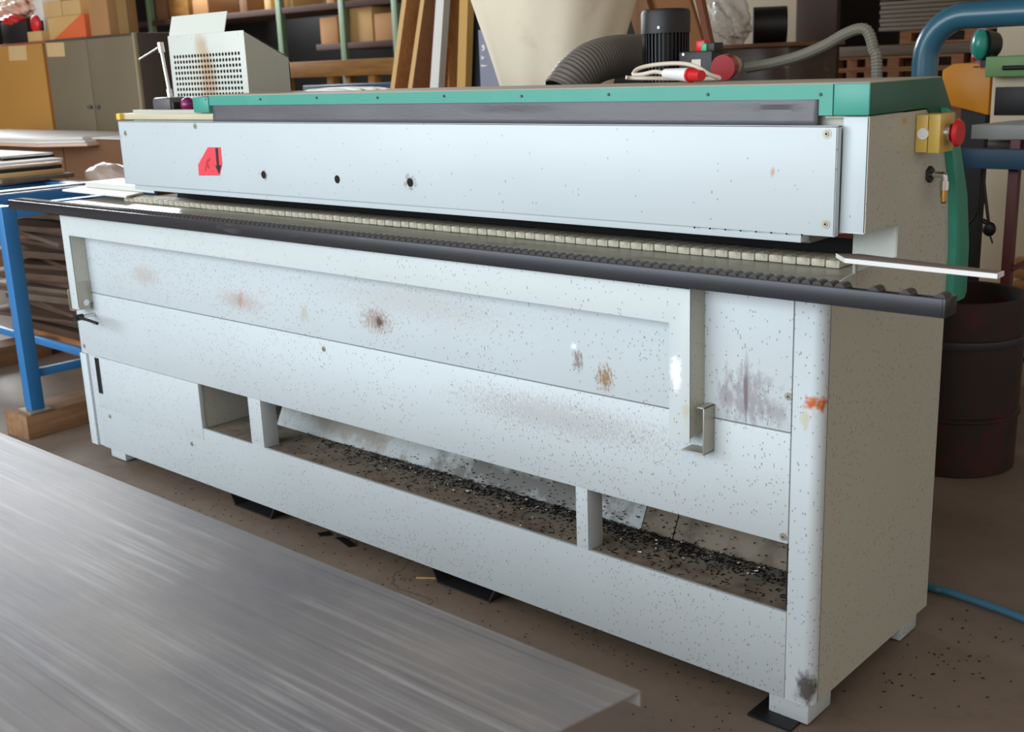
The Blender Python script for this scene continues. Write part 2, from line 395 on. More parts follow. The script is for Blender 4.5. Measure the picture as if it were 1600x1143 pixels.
for pa, pb in (((393, 690), (412, 692)), ((901, 852), (919, 858))):
    a = at(pa[0], pa[1], 'y', 0).x; b = at(pb[0], pb[1], 'y', 0).x
    m = MB(); m.box(a, b, .001, .062, .26, .46, .001); m.build('strut', M['front'], mc)
# base frame under
m = MB(); m.box(.02, L-.03, .05, .60, Z0, Z0+.03); m.build('base_plate', M['side'], mc)
for k, (xa, xb) in enumerate(((.94, 1.21), (1.96, 2.23))):
    m = MB(); m.prism([(xa, .056), (xa+.03, .004), (xa+.035, .004), (xa+.005, .056)], 'y', .016, .5)
    m.prism([(xb-.005, .056), (xb-.035, .004), (xb-.03, .004), (xb, .056)], 'y', .016, .5); m.box(xa+.03, xb-.03, .016, .5, .002, .006); m.build('forklift_channel', M['drumb'], mc)
for fx0, fx1, fy0, fy1 in ((.10, .21, .03, .12), (3.09, 3.19, .008, .12), (.10, .21, .5, .6), (3.09, 3.19, .5, .6)):
    m = MB(); m.box(fx0, fx1, fy0, fy1, .004, Z0, .004); m.build('foot', M['lowrail'], mc)
m = MB(); m.box(3.06, 3.17, -.035, .12, .0, .006); m.build('levelling_plate', M['black'], mc)
# right side panel: C-shaped profile with the feed notch, and corner posts
r = .02
arc = [(r-r*math.cos(a), 0) for a in (0,)]
side = [(.03, Z0), (D, Z0), (D, 1.0), (.61, 1.155), (.53, 1.338), (.173, 1.338), (.173, 1.0975), (.339, 1.0975), (.339, 1.023), (.20, 1.021), (.10, 1.017), (.055, 1.010), (.03, .985)]
m = MB(); m.prism(side, 'x', L-.004, L); m.build('side_panel', M['side'], mc)
m = MB()  # rounded front corner post
poly = [(LP, 0)]
R2 = .026
for i in range(9):
    a = R(-90+90*i/8); poly.append((L-R2+R2*math.cos(a), R2+R2*math.sin(a)))
poly += [(L, .032), (LP, .032)]
m.prism([(p[0], p[1]) for p in poly], 'z', Z0, .985)
cp = m.build('corner_post', M['front'], mc, sharp=50)
m = MB(); m.box(3.095, L-.004, .339, .343, .985, 1.0975); m.build('notch_liner', M['hood'], mc)
# left side panel
m = MB(); m.box(.022, .03, .004, D, Z0, .985); m.build('side_panel', M['side'], mc)
m = MB(); m.box(.26, .268, .2, D, 1.10, 1.32); m.build('upper_end_plate', M['side'], mc)
# dark machine inside
m = MB(); m.box(.26, 3.15, .362, .62, .985, 1.30); m.build('inner_housing', M['dark'], mc)
m = MB(); m.box(3.0, 3.09, .345, .36, 1.055, 1.068, .002); m.build('red_belt', simple('dull_red_belt', (130, 48, 24), .6), mc)['label'] = 'dull red belt inside the feed opening'
m = MB(); m.box(2.98, 3.05, .22, .34, 1.06, 1.10); m.build('feed_block', M['greytop'], mc)
# work table
m = MB(); m.prism([(-.22, -.03), (3.195, -.03), (3.195, .339), (-.2, .339)], 'z', .986, 1.001); m.box(.04, 3.1, .285, .335, 1.001, 1.006); m.build('work_table', M['table'], mc)
# pads
def pad_mb():
    m = MB(); m.box(0, .0335, .250, .34, 1.003, 1.020, .0025)
    for yy in (.268, .290): m.cyl((.0165, yy, 1.0190), (.0165, yy, 1.0205), .0026, seg=8, mi=1)
    return m
npad = 85
p0 = pad_mb().build('pressure_pad', [M['pad'], M['roller']], mc)
for i in range(npad):
    o = p0 if i == 0 else p0.copy()
    if i: col.objects.link(o); o.parent = mc
    o.location = (.05+i*.036, rnd.uniform(-.001, .001), rnd.uniform(-.001, .0005))
# feed bar with rollers
m = MB(); xb0, xb1 = -.235, 3.479
XE = xb1-.005
m.box(xb0, XE, -.087, -.081, .9955, 1.031, .0015); m.box(xb0, XE, -.081, -.036, .9955, 1.000); m.box(xb0, XE, -.036, -.0305, .9955, 1.024)
m.box(XE, xb1, -.087, -.0305, .9955, 1.031, .001); m.box(xb0, xb0+.004, -.087, -.0305, .9955, 1.031, .001); m.box(xb0, XE, -.0805, -.037, 1.014, 1.018)
bar = m.build('roller_bar', M['barm'], mc)
def roll(m, x):
    m.cyl((x, -.074, 1.0262), (x, -.042, 1.0262), .0115, seg=14); return m
xs = [3.267-.0238*i for i in range(146)]
r0 = roll(MB(), 0).build('roller', M['roller'], bar)
for i, x in enumerate([3.463, 3.397, 3.335]+xs[:97]):
    o = r0 if i == 0 else r0.copy()
    if i: col.objects.link(o); o.parent = bar
    o.location = (x, 0, 0)
m = MB()
for x in xs[97:]: roll(m, x)
tag(m.build('roller_row', M['roller'], bar), kind='stuff')
# hinged U frame in front
FZ = -.06
m = MB(); m.prism([(.12, .63), (.172, .63), (.172, .915), (2.862, .908), (2.862, .640), (2.917, .640), (2.917, .992), (.12, .992)], 'y', FZ, FZ+.004, bev=.0012)
m.box(.12, 2.917, FZ, 0, .988, .992)
m.prism([(.172, .915), (2.862, .908), (2.862, .912), (.172, .919)], 'y', FZ+.001, -.001)
m.build('hinged_frame', M['frame'], mc)
for xa, xb, zb in ((.168, .172, .64), (2.913, 2.917, .648), (.12, .124, .63), (2.862, 2.866, .64)):
    m = MB(); m.prism([(FZ+.001, zb), (-.001, zb+.012), (-.001, .989), (FZ+.001, .989)], 'x', xa, xb); m.build('frame_arm_side', M['side'], mc)
m = MB(); m.box(.172, .176, -.055, -.012, .63, .735, .001); m.cyl((.176, -.03, .655), (.179, -.03, .655), .012, mi=1); m.build('hinge_plate', [M['zinc'], M['chrome']], mc)
def clip(x0, x1, z0, z1, y0, y1, t=.0035, left=True):
    m = MB()
    if left: m.box(x0, x0+t, y0, y1, z0, z1, .001); m.box(x0, x1, y0, y1, z0, z0+t, .001)
    else: m.box(x1-t, x1, y0, y1, z0, z1, .001); m.box(x0, x1, y0, y1, z0, z0+t, .001); m.box(x1-.02, x1, y0, y1, z1-t, z1, .001)
    return m.build('hinge_clip', M['zinc'], mc)
clip(.09, .125, .62, .70, -.055, -.02, left=True)
clip(2.885, 2.945, .612, .722, -.045, -.002, left=False)
m = MB(); a = at(122, 496, 'y', -.07); b = at(152, 505, 'y', -.09)
m.cyl((a.x, -.05, a.z), (a.x, -.085, a.z), .012); m.tube([a, (a+b)/2+Vector((0, 0, .002)), b], .006, 10, res=3); m.cyl((a.x, 0, a.z), (a.x, -.055, a.z), .007, mi=1); m.build('clamp_lever', [M['black'], M['chrome']], mc)
# screws
def screw(px, py, Y, rr=.006):
    q = at(px, py, 'y', Y); m = MB(); m.cyl((q.x, Y, q.z), (q.x, Y-.003, q.z), rr, rr*.7, 12); m.cyl((q.x, Y+.001, q.z), (q.x, Y-.0012, q.z), rr*1.5, seg=14)
    m.cyl((q.x, Y-.003, q.z), (q.x, Y-.0033, q.z), rr*.4, seg=6, mi=1)
    m.build('screw', [M['zinc'], M['dark']], mc)
for px, py in ((132, 540), (172, 650), (300, 693), (506, 545), (1224, 838), (1232, 619)): screw(px, py, 0)
for px, py in ((305, 197), (196, 208), (1292, 209), (1290, 350)): screw(px, py, .15, .007)
# guard panel above
m = MB(); m.box(.252, 3.142, .15, .154, 1.0885, 1.321, .0015); m.box(3.138, 3.142, .15, .168, 1.0885, 1.321, .001); m.box(.252, .256, .15, .168, 1.0885, 1.321, .001); m.box(.252, 3.142, .15, .168, 1.318, 1.321); m.build('guard_panel', M['guard'], mc)
for px, py in ((412, 273), (527, 280), (641, 285)):
    q = at(px, py, 'y', .15); m = MB(); m.cyl((q.x, .1494, q.z), (q.x, .155, q.z), .0125, seg=20); m.build('hole', M['dark'], mc)
for k in range(8):
    q = at(1085+24*k, 354+1.6*k, 'y', .15); m = MB(); m.cyl((q.x, .1495, q.z-.002), (q.x, .152, q.z-.002), .0022, seg=8); m.build('rivet_hole', M['dark'], mc)
m = MB(); m.box(.298, 3.058, .162, .20, 1.069, 1.092, .001); m.build('lower_lip', M['guard'], mc)
m = MB(); m.box(3.142, L-.001, .173, .18, 1.0975, 1.338, .001); m.box(3.142, L-.003, .173, .34, 1.0955, 1.0985); m.build('housing_post', M['guard'], mc)
m = MB(); m.box(3.10, 3.198, .175, .34, 1.336, 1.339); m.build('housing_top', M['side'], mc)
# sticker with arrow
m = MB(); pts = [(325, 230), (345, 230), (347.5, 256), (343.5, 274), (311, 274), (310, 257)]
m.prism([(at(x, y, 'y', .15).x, at(x, y, 'y', .15).z) for x, y in pts], 'y', .1488, .15); stk = m.build('sticker', M['label'], mc); stk['label'] = 'red sticker with black downward arrow'
m = MB(); pts = [(336.5, 231), (340.5, 231), (342.5, 258), (346, 258), (342.5, 272), (336.5, 258.5), (339, 258.5)]
m.prism([(at(x, y, 'y', .149).x, at(x, y, 'y', .149).z) for x, y in pts], 'y', .1482, .1488); m.build('arrow', M['black'], stk)
# faint printed glyph on the sticker
m = MB(); pts = [(320, 266), (323, 250), (328, 246), (329, 250), (325, 254), (328, 262), (325, 264), (323, 258), (322, 267)]
m.prism([(at(x, y, 'y', .149).x, at(x, y, 'y', .149).z) for x, y in pts], 'y', .1484, .1488); m.build('faint_mark', simple('faint_print', (178, 44, 58), .6), stk)
# rubber curtain
m = MB(); n = 160; ca, cb = .85, 3.088; A = []
for i in range(n+1):
    x = ca+(cb-ca)*i/n; wv = .003*math.sin(x*5)+.002*math.sin(x*13+1)+(.008*math.exp(-((x-3.0)/.05)**2))
    A.append([m.bm.verts.new((x, .172-.001*j-(wv if j > 2 else wv*.3), 1.385-.064*j/6 + .0)) for j in range(7)])
for P, Q in zip(A, A[1:]):
    for j in range(6): f = m.bm.faces.new((P[j], P[j+1], Q[j+1], Q[j])); f.smooth = True
o = m.build('rubber_curtain', M['rubber'], mc); md = o.modifiers.new('thick', 'SOLIDIFY'); md.thickness = .003; md.offset = 1
# inner wall behind curtain
m = MB(); m.box(.3, 3.14, .19, .20, 1.09, 1.36); m.build('inner_front_wall', M['side'], mc)
# green lid
lidp = [(.164, 1.3745), (.164, 1.402), (.169, 1.4075), (.524, 1.4075), (.531, 1.402), (.60, 1.325), (.60, 1.30), (.52, 1.338), (.17, 1.3745)]
m = MB()
m.box(.842, 3.121, .164, .168, 1.3745, 1.4055); m.box(3.09, 3.121, .164, .168, 1.3415, 1.3745); m.build('lid_front_strip', M['green'], mc)
m = MB(); m.box(.745, .84, .160, .30, 1.350, 1.404, .006); m.build('lid_end_block', M['green'], mc)
m = MB(); m.box(3.1235, L+.003, .1615, .169, 1.3415, 1.4065, .003); m.build('lid_corner_plate', M['green'], mc)
m = MB()
m.box(.80, L+.001, .166, .53, 1.4045, 1.4085, .002); m.build('lid_top', M['dust'], mc)
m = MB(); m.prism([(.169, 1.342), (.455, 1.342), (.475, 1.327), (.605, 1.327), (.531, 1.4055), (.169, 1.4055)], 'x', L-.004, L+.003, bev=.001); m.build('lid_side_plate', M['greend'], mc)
for px in (323, 407, 495, 590, 694, 815, 951, 1106, 1282):
    py = 155 if px < 450 else (152.5 if px < 600 else (150 if px < 900 else 147.5)); q = at(px, py, 'y', .164); m = MB(); m.cyl((q.x, .164, max(q.z, 1.379)), (q.x, .160, max(q.z, 1.379)), .004, .003, 10); m.build('lid_screw', M['gunmetal'], mc)
# green back cover
bk = [(.455, 1.3405), (.53, 1.4055), (.535, 1.4055), (.598, 1.325), (.72, 1.127), (.755, .98), (.762, .875), (.742, .868), (.636, .868), (.636, 1.0), (.611, 1.157), (.531, 1.339)]
m = MB(); m.prism([(.531, 1.339), (.585, 1.325), (.69, 1.127), (.722, 1.0), (.726, .88), (.712, .866), (.637, .866), (.637, 1.0), (.612, 1.157)], 'x', .3, L+.018, bev=.002); m.build('back_cover', simple('green_back_cover', (52, 142, 120), .4, 0, .1, 4), mc)
# emergency stop
m = MB(); m.box(L+.001, L+.028, .404, .48, 1.248, 1.33, .002); eb = m.build('emergency_stop_box', M['yellow'], mc)
m = MB(); m.box(L+.0295, L+.056, .403, .482, 1.247, 1.331, .002); m.build('box_lid', M['yellow'], eb)
q = at(1443, 209, 'y', .405); m = MB(); m.cyl((q.x, .406, q.z), (q.x, .401, q.z), .0125, seg=20); m.build('plug', M['white'], eb)['label'] = 'white round blanking plug'
m = MB(); m.cyl((L+.056, .442, 1.289), (L+.068, .442, 1.289), .021, seg=28); m.build('collar', M['chrome'], eb)
m = MB(); m.cyl((L+.068, .442, 1.289), (L+.078, .442, 1.289), .014, .031, 32); m.cyl((L+.078, .442, 1.289), (L+.086, .442, 1.289), .031, .027, 32); m.build('mushroom_button', M['red'], eb)['label'] = 'red mushroom stop button'
m = MB(); m.box(L, L+.001, .332, .354, 1.315, 1.328); m.build('orange_sticker', M['orange_sticker'], mc)
# air fitting
m = MB(); m.cyl((L, .49, 1.192), (L+.008, .49, 1.192), .019, seg=6, mi=1); m.tube([(L+.005, .49, 1.192), (L+.03, .49, 1.192), (L+.037, .49, 1.187), (L+.038, .49, 1.17)], .0075, 12, res=6)
m.cyl((L+.038, .49, 1.178), (L+.038, .49, 1.158), .0105); m.build('air_fitting', [M['chrome'], M['black']], mc)
m = MB(); m.cyl((L+.038, .49, 1.158), (L+.038, .49, 1.142), .008); m.cyl((L+.038, .49, 1.142), (L+.038, .49, 1.132), .006); m.cyl((L+.038, .49, 1.132), (L+.038, .49, 1.127), .008, .004); m.build('air_nipple', M['brass'], mc)
# guide plates at the ends
m = MB(); m.prism([(3.145, .155), (3.19, .105), (3.508, .083), (3.508, .118), (3.19, .175)], 'z', 1.046, 1.0535, bev=.0008); m.build('exit_guide_plate', [M['plate']], mc)
m = MB(); m.prism([(3.145, .1545), (3.19, .104), (3.509, .082), (3.509, .0845), (3.19, .1065)], 'z', 1.0445, 1.054); m.prism([(3.506, .082), (3.509, .082), (3.509, .118), (3.506, .118)], 'z', 1.0445, 1.054); m.build('plate_edge_strip', M['white'], mc)
m = MB(); m.cyl((3.196, .14, 1.0), (3.196, .14, 1.046), .005); m.build('plate_bracket', M['zinc'], mc)
m = MB(); m.prism([(at(x, y, 'z', 1.03).x, at(x, y, 'z', 1.03).y) for x, y in ((97, 296), (132, 289.5), (226, 299), (197, 306))], 'z', 1.023, 1.03); m.build('entry_guide_plate', M['paper'], mc)
m = MB(); m.prism([(at(x, y, 'z', 1.05).x, at(x, y, 'z', 1.05).y) for x, y in ((133, 284), (190, 278), (240, 285), (240, 293))], 'z', 1.028, 1.05); m.build('entry_side_rail', M['hood'], mc)
# top board at the left end, clamp, knob
m = MB(); m.box(.245, .86, .172, .50, 1.326, 1.3475, .003); m.build('end_cover_board', simple('beige_cover_board', (196, 186, 158), .6, 0, .1, 5, (1, 1, 1), c2=(160, 130, 90), c2lo=.6, c2hi=.8), mc)
m = MB(); m.box(.236, .262, .155, .22, 1.326, 1.348, .001); m.build('yellow_tag', simple('yellow_tape', (232, 196, 60), .5), mc)
m = MB(); m.box(.385, .505, .22, .30, 1.3475, 1.402, .012); m.build('clamp_block', M['gunmetal'], mc)
m = MB(); m.box(.508, .53, .22, .29, 1.3475, 1.385, .002); m.build('clamp_jaw', M['black'], mc)
m = MB(); m.sphere((.578, .25, 1.374), .027); m.cyl((.578, .25, 1.347), (.578, .25, 1.36), .01); m.build('ball_knob', M['purple'], mc)
m = MB(); m.cyl((.468, .25, 1.392), (.463, .25, 1.43), .011); m.cyl((.463, .25, 1.43), (.44, .25, 1.575), .0065); m.cyl((.443, .25, 1.56), (.438, .25, 1.595), .012)
m.cyl((.44, .25, 1.583), (.335, .22, 1.540), .0035); m.build('tee_clamp_screw', M['chrome'], mc)
# perforated hood
hd = (.17, .675, .45, .64)
hx0, hx1 = .172, .672
def hy(x): return .45
m = MB(); HZ0, HZ1 = 1.35, 1.627
m.box(hx0, hx1, .45, .453, HZ0, HZ1, .001)
nh, nr = 22, 10
stn = at(318, 60, 'y', .45)
for j in range(nr):
    for i in range(nh):
        x = hx0+.035+(hx1-hx0-.075)*i/(nh-1); z = 1.548-.0205*j
        m.cyl((x, .4494, z), (x, .451, z), .0066, seg=12, mi=1)
hmat = paint('perforated_hood_paint', (206, 210, 202), .45, .02, [(.42, .45, 1.50, .14, .26, .2, .55, (190, 160, 120), 3), (.43, .45, 1.46, .09, .2, .3, .6, (176, 130, 84), 5), (.40, .45, 1.59, .11, .10, .3, .6, (176, 156, 126), 4)], 9)
hf = m.build('perforated_hood_front', [hmat, M['dark']], mc)
m = MB(); m.prism([(.452, HZ0), (.452, HZ1), (.64, 1.53), (.645, 1.50), (.645, HZ0)], 'x', hx1-.004, hx1); m.prism([(.452, HZ0), (.452, HZ1), (.64, 1.53), (.645, 1.50), (.645, HZ0)], 'x', hx0, hx0+.004)
m.prism([(.452, HZ1), (.642, 1.53), (.642, 1.526), (.452, HZ1-.004)], 'x', hx0, hx1); m.box(hx0, hx1, .641, .645, HZ0, 1.51); m.build('hood_casing', M['side'], mc)
m = MB(); m.prism([(.45, HZ1), (.453, HZ1), (.475, 1.70), (.472, 1.70)], 'x', hx0+.01, hx1-.12); m.build('hood_flap', M['hood'], mc)

# ------------------------------------------------------------------ debris
def scatter(m, n, fx, size, tri=True):
    for i in range(n):
        x, y, z = fx(); s_ = size*rnd.uniform(.5, 1.5); a = rnd.uniform(0, 6.28); ln = rnd.uniform(.8, 2.0)
        c, s2 = math.cos(a), math.sin(a); h = rnd.uniform(.0005, .002)
        vs = [m.bm.verts.new((x+s_*(c*u*ln-s2*v), y+s_*(s2*u*ln+c*v), z+w_)) for w_, (u, v) in [(0, (-1, -.5)), (0, (1, -.4)), (0, (.6, .6)), (h+.0008, (-1, -.5)), (h+.001, (1, -.4)), (h+.0012, (.6, .6))]]
        m.bm.faces.new(vs[3:]); m.bm.faces.new((vs[0], vs[1], vs[4], vs[3])); m.bm.faces.new((vs[1], vs[2], vs[5], vs[4])); m.bm.faces.new((vs[2], vs[0], vs[3], vs[5]))
m = MB()
def tray_pos():
    while True:
        x = rnd.betavariate(2.2, 1.35)*2.0+1.10; y = .185-abs(rnd.gauss(0, .035)) if rnd.random() < .72 else rnd.uniform(.02, .18)
        if x < 3.14 and .012 < y < .19: return x, y, .2662+.0 if y < .165 else .2662+rnd.uniform(0, .006)
scatter(m, 2500, tray_pos, .0024)
def chute_pos():
    t = abs(rnd.gauss(0, .05)); x = rnd.betavariate(2.5, 2)*1.5+1.6
    return x, .19+t*.53-.003, .268+t
scatter(m, 260, chute_pos, .002)
tag(m.build('rubber_shavings', M['black']), 'loose black rubber shavings scattered along the tray under the machine', 'debris', kind='stuff')
m = MB(); scatter(m, 90, tray_pos, .0022); tag(m.build('pale_chips', M['paper']), 'tiny pale chips sprinkled among the black shavings in the tray', 'debris', kind='stuff')
m = MB()
scatter(m, 320, lambda: (rnd.uniform(.6, 3.2), .1-abs(rnd.gauss(0, .16)), .0005), .0015)
scatter(m, 60, lambda: (rnd.gauss(3.33, .09), rnd.gauss(.50, .16), .0005), .0022)
tag(m.build('floor_crumbs', M['black']), 'fine dark crumbs strewn on the concrete floor around the machine', 'debris', kind='stuff')
def scrap(name, pts, mat_, label, h=.004, cat='scrap'):
    q = [at(x, y, 'z', 0) for x, y in pts]; m = MB(); m.prism([(p.x, p.y) for p in q], 'z', .0005, h)
    c = sum(q, Vector())/len(q); tag(m.build(name, mat_, org=(c.x, c.y, 0)), label, cat)
scrap('rubber_scrap', [(496, 834), (514, 831), (517, 837), (500, 838)], M['black'], 'small black rubber scrap on the floor, the left of two by the machine rail')
scrap('rubber_scrap', [(524, 840), (537, 840), (557, 853), (545, 855)], M['black'], 'bigger black rubber scrap half under the machine rail, right of the small one')
scrap('wood_splinter', [(650, 902.6), (690, 903.2), (690, 904.6), (650, 903.8)], M['cardp'], 'thin pale wood splinter on the floor beside the forklift channel')

# ------------------------------------------------------------------ foreground sheet metal on its stand
SZ = .70
stand = empty('sheet_stand', (2.3, -1.6, 0), 'low steel stand hidden under the large grey metal sheet', 'stand')
m = MB(); m.box(1.1, 3.2, -1.95, -1.25, SZ-.07, SZ-.025); m.build('stand_top', M['greytop'], stand)
for x in (1.15, 3.0):
    for y in (-1.9, -1.3): m = MB(); m.box(x, x+.05, y, y+.05, 0, SZ-.07); m.build('leg', M['greytop'], stand)
m = MB(); c0 = at(1001, 1078, 'z', SZ); c1 = at(870, 1143, 'z', SZ); dv = (c1-c0).normalized(); e = c0+dv*1.1
m.prism([(.9, c0.y), (c0.x, c0.y), (e.x, e.y), (.9, e.y)], 'z', SZ-.0025, SZ, bev=.001)
m.prism([(.9, c0.y), (c0.x, c0.y), (c0.x, c0.y-.002), (.9, c0.y-.002)], 'z', SZ-.022, SZ-.002)
m.prism([(.9, c0.y-.03), (c0.x-.05, c0.y-.03), (e.x-.05, e.y), (.9, e.y)], 'z', SZ-.025, SZ-.004)
tag(m.build('steel_sheet', M['steel'], org=(2.3, -1.6, SZ)), 'large scuffed grey metal sheet with chalky streaks in the foreground', 'metal sheet')

# ------------------------------------------------------------------ left: blue trestle, timber block, board stack
tr = empty('blue_trestle', (-1.1, .35, 0), 'blue steel trestle frame with a timber block under its post, left of the machine', 'trestle')
def bx(name, a, mat_, par, bev=.003):
    m = MB(); m.box(*a, bev); return m.build(name, mat_, par)
for x, y in ((-.49, -.03), (-.49, .32), (-1.85, -.03), (-1.85, .32)):
    bx('post', (x, x+.06, y, y+.06, .115, .985), M['bluef'], tr); bx('foot_plate', (x-.03, x+.09, y-.02, y+.08, .105, .115), M['greytop'], tr)
bx('bottom_rail', (-.475, -.445, .03, .32, .25, .285), M['bluef'], tr)
bx('bottom_rail', (-1.79, -.49, .325, .355, .25, .285), M['bluef'], tr); bx('bottom_rail', (-1.84, -1.81, .03, .32, .25, .285), M['bluef'], tr)
for y in (-.03, .67): bx('top_rail', (-1.79, -.49, y, y+.05, .935, .985), M['bluef'], tr)
for x in (-1.1, -1.55):
    bx('cross_rail', (x, x+.08, .02, .67, .90, .978), M['bluef'], tr); bx('cross_strip', (x, x+.08, .0, .70, .986, .994), M['greytop'], tr)
bx('top_rail', (-.49, -.43, .03, .66, .935, .985), M['bluef'], tr)
g1 = 'timber blocks under the trestle posts'
for k, (x, y) in enumerate(((-.60, -.06), (-1.96, -.06))):
    M_ = Matrix.Translation((x+.1, y, 0)) @ Matrix.Rotation(R(4), 4, 'Z')
    m = MB(); m.box(-.08, .10, -.02, .80, 0, .105, .004, M=M_); o = m.build('timber_block', M['wood1'], org=(x+.1, y+.3, 0))
    tag(o, ('brown timber block on the floor under the near blue post' if k == 0 else 'brown timber block under the far blue posts, out left'), 'timber block')
# stacked boards behind trestle
ordn = ['first', 'second', 'third', 'fourth', 'fifth', 'sixth', 'seventh', 'eighth', 'ninth', 'tenth', 'eleventh', 'twelfth', 'thirteenth', 'fourteenth', 'fifteenth', 'sixteenth', 'seventeenth', 'eighteenth', 'nineteenth', 'twentieth', 'twenty-first', 'twenty-second', 'twenty-third', 'twenty-fourth', 'twenty-fifth', 'twenty-sixth', 'twenty-seventh', 'twenty-eighth', 'twenty-ninth', 'thirtieth', 'thirty-first', 'thirty-second', 'thirty-third']
z = .10; lays = []
while z < .875:
    t = rnd.choice((.018, .022, .028, .036)); lays.append((z, t)); z += t+rnd.choice((.0008, .0008, .0008, .0008, .012))
nl = len(lays)
for k, (z, t) in enumerate(lays):
    w_ = rnd.uniform(.5, .62); d_ = rnd.uniform(.3, .42); cx = -1.85+rnd.uniform(-.2, .2); cy = 1.17+rnd.uniform(-.06, .08); a = rnd.uniform(-.22, .25)
    M_ = Matrix.Translation((cx, cy, 0)) @ Matrix.Rotation(a, 4, 'Z')
    m = MB(); m.box(-w_, w_, -d_, d_, z, z+t, .001, M=M_)
    ci = rnd.choice((0, 0, 0, 1, 1, 1, 1, 2)); cn = ('greyish', 'dark brown', 'reddish')[ci]; j = nl-1-k
    tag(m.build('stacked_board', M['boards'][ci], org=(cx, cy, z)), '%s offcut board, %s from the top of the stack behind the trestle' % (cn, ordn[j]), 'board', 'offcut boards stacked behind the trestle')
m = MB(); m.box(-2.4, -1.25, .8, 1.55, .04, .099); 
for y in (.82, 1.12, 1.42): m.box(-2.4, -1.25, y, y+.1, 0, .04)
tag(m.build('wooden_pallet', M['pallet'], org=(-1.8, 1.2, 0)), 'low brown pallet on the floor beneath the offcut board stack', 'pallet')
m = MB(); pp = [at(0, 583, 'z', .008), at(60, 592, 'z', .008), at(135, 575, 'z', .008)]
# cardboard sheets and boxes in front of the cabinets
def ybox(name, px0, px1, ptop, Y, depth, mat_, label, cat, z0=0.0, bev=.003, group=None, yaw=0, pbot=None):
    a = at(px0, ptop, 'y', Y); b = at(px1, ptop, 'y', Y); zt = (a.z+b.z)/2
    if pbot is not None: z0 = at((px0+px1)/2, pbot, 'y', Y).z
    m = MB(); m.box(a.x, b.x, Y, Y+depth, z0, zt, bev)
    o = m.build(name, mat_, org=((a.x+b.x)/2, Y+depth/2, z0)); tag(o, label, cat, group); return o, a.x, b.x, zt
o, xa, xb, zt = ybox('cardboard_box', -60, 96, 222, 2.0, .5, M['cardd'], 'tall brown cardboard box on the floor at the left edge, white sheets on top', 'box')
pA = at(0, 192, 'y', 1.75); pB = at(131, 188, 'y', 1.75)
for k in range(3):
    m = MB(); tx = at(131-3*k, 187, 'y', 1.9).x; m.prism([(xa-.1, 1.72), (tx-.35, 1.72), (tx, 1.9), (tx-.1, 2.4), (xa-.1, 2.45)], 'z', zt+.001+.022*k, zt+.021+.022*k, bev=.004)
    tag(m.build('white_board_sheet', [M['sack'], M['paper'], M['paper']][k], org=((xa+xb)/2, 2.1, zt+.022*k)), ['pinkish lowest of three sheets lying on the tall brown box', 'white middle one of three sheets lying on the tall brown box', 'white topmost of three sheets lying on the tall brown box'][k], 'sheet')
o, xa2, xb2, zt2 = ybox('cardboard_box', 97, 215, 217, 2.0, .5, M['cardd'], 'brown cardboard box with pale lid between the tall box and the machine', 'box')
m = MB(); m.prism([(xa2, 1.98), (xb2, 1.98), (xb2, 2.5), (xa2, 2.5)], 'z', zt2+.001, zt2+.012, bev=.002); tag(m.build('box_lid_sheet', M['paper'], org=((xa2+xb2)/2, 2.2, zt2)), 'white sheet lying on the lower brown cardboard box', 'sheet')
# loose boards lying on the trestle top
z = .996
for k, (x0, x1, y0, y1, t, mt, lb, nm) in enumerate((
    (-2.6, -1.40, .42, .80, .022, M['boards'][0], 'greyish lowest board of the pile lying on the blue trestle', 'loose_board'),
    (-2.6, -1.46, .40, .78, .020, M['cardp'], 'tan board above the greyish one in the pile on the trestle', 'loose_board'),
    (-2.6, -1.52, .42, .80, .018, M['black'], 'black board under the pinkish sheet in the pile on the trestle', 'loose_board'),
    (-2.6, -1.55, .40, .82, .014, M['sack'], 'pinkish sheet in the pile on the blue trestle', 'loose_sheet'),
    (-2.6, -1.60, .45, .85, .012, M['paper'], 'white torn sheet on the pinkish one in the trestle pile', 'loose_sheet'),
    (-2.6, -1.75, .60, .88, .014, M['black'], 'thin black board near the top of the trestle pile', 'loose_board'),
    (-2.6, -1.80, .58, .90, .006, M['paper'], 'small white sheet topping the pile on the trestle', 'loose_sheet'))):
    m = MB(); m.box(x0, x1, y0, y1, z, z+t, .0015); tag(m.build(nm, mt, org=((x0+x1)/2, (y0+y1)/2, z)), lb, nm.split('_')[1]); z += t+.0005
# clear plastic bag
m = MB(); c = at(172, 274, 'y', 1.0); m.sphere((c.x, 1.0, c.z-.012), .14, sub=4, sc=(1.15, .8, .55), fn=lambda v: 1+.09*math.sin(v.x*5+v.y*3)*math.cos(v.z*4+v.x*4)+.02*math.sin(v.y*11+v.z*9))
cb = m.build('clear_plastic_bag', M['film'], org=(c.x, 1.0, c.z-.09)); tag(cb, 'crumpled clear plastic bag lying behind the left end of the guard panel', 'plastic bag')

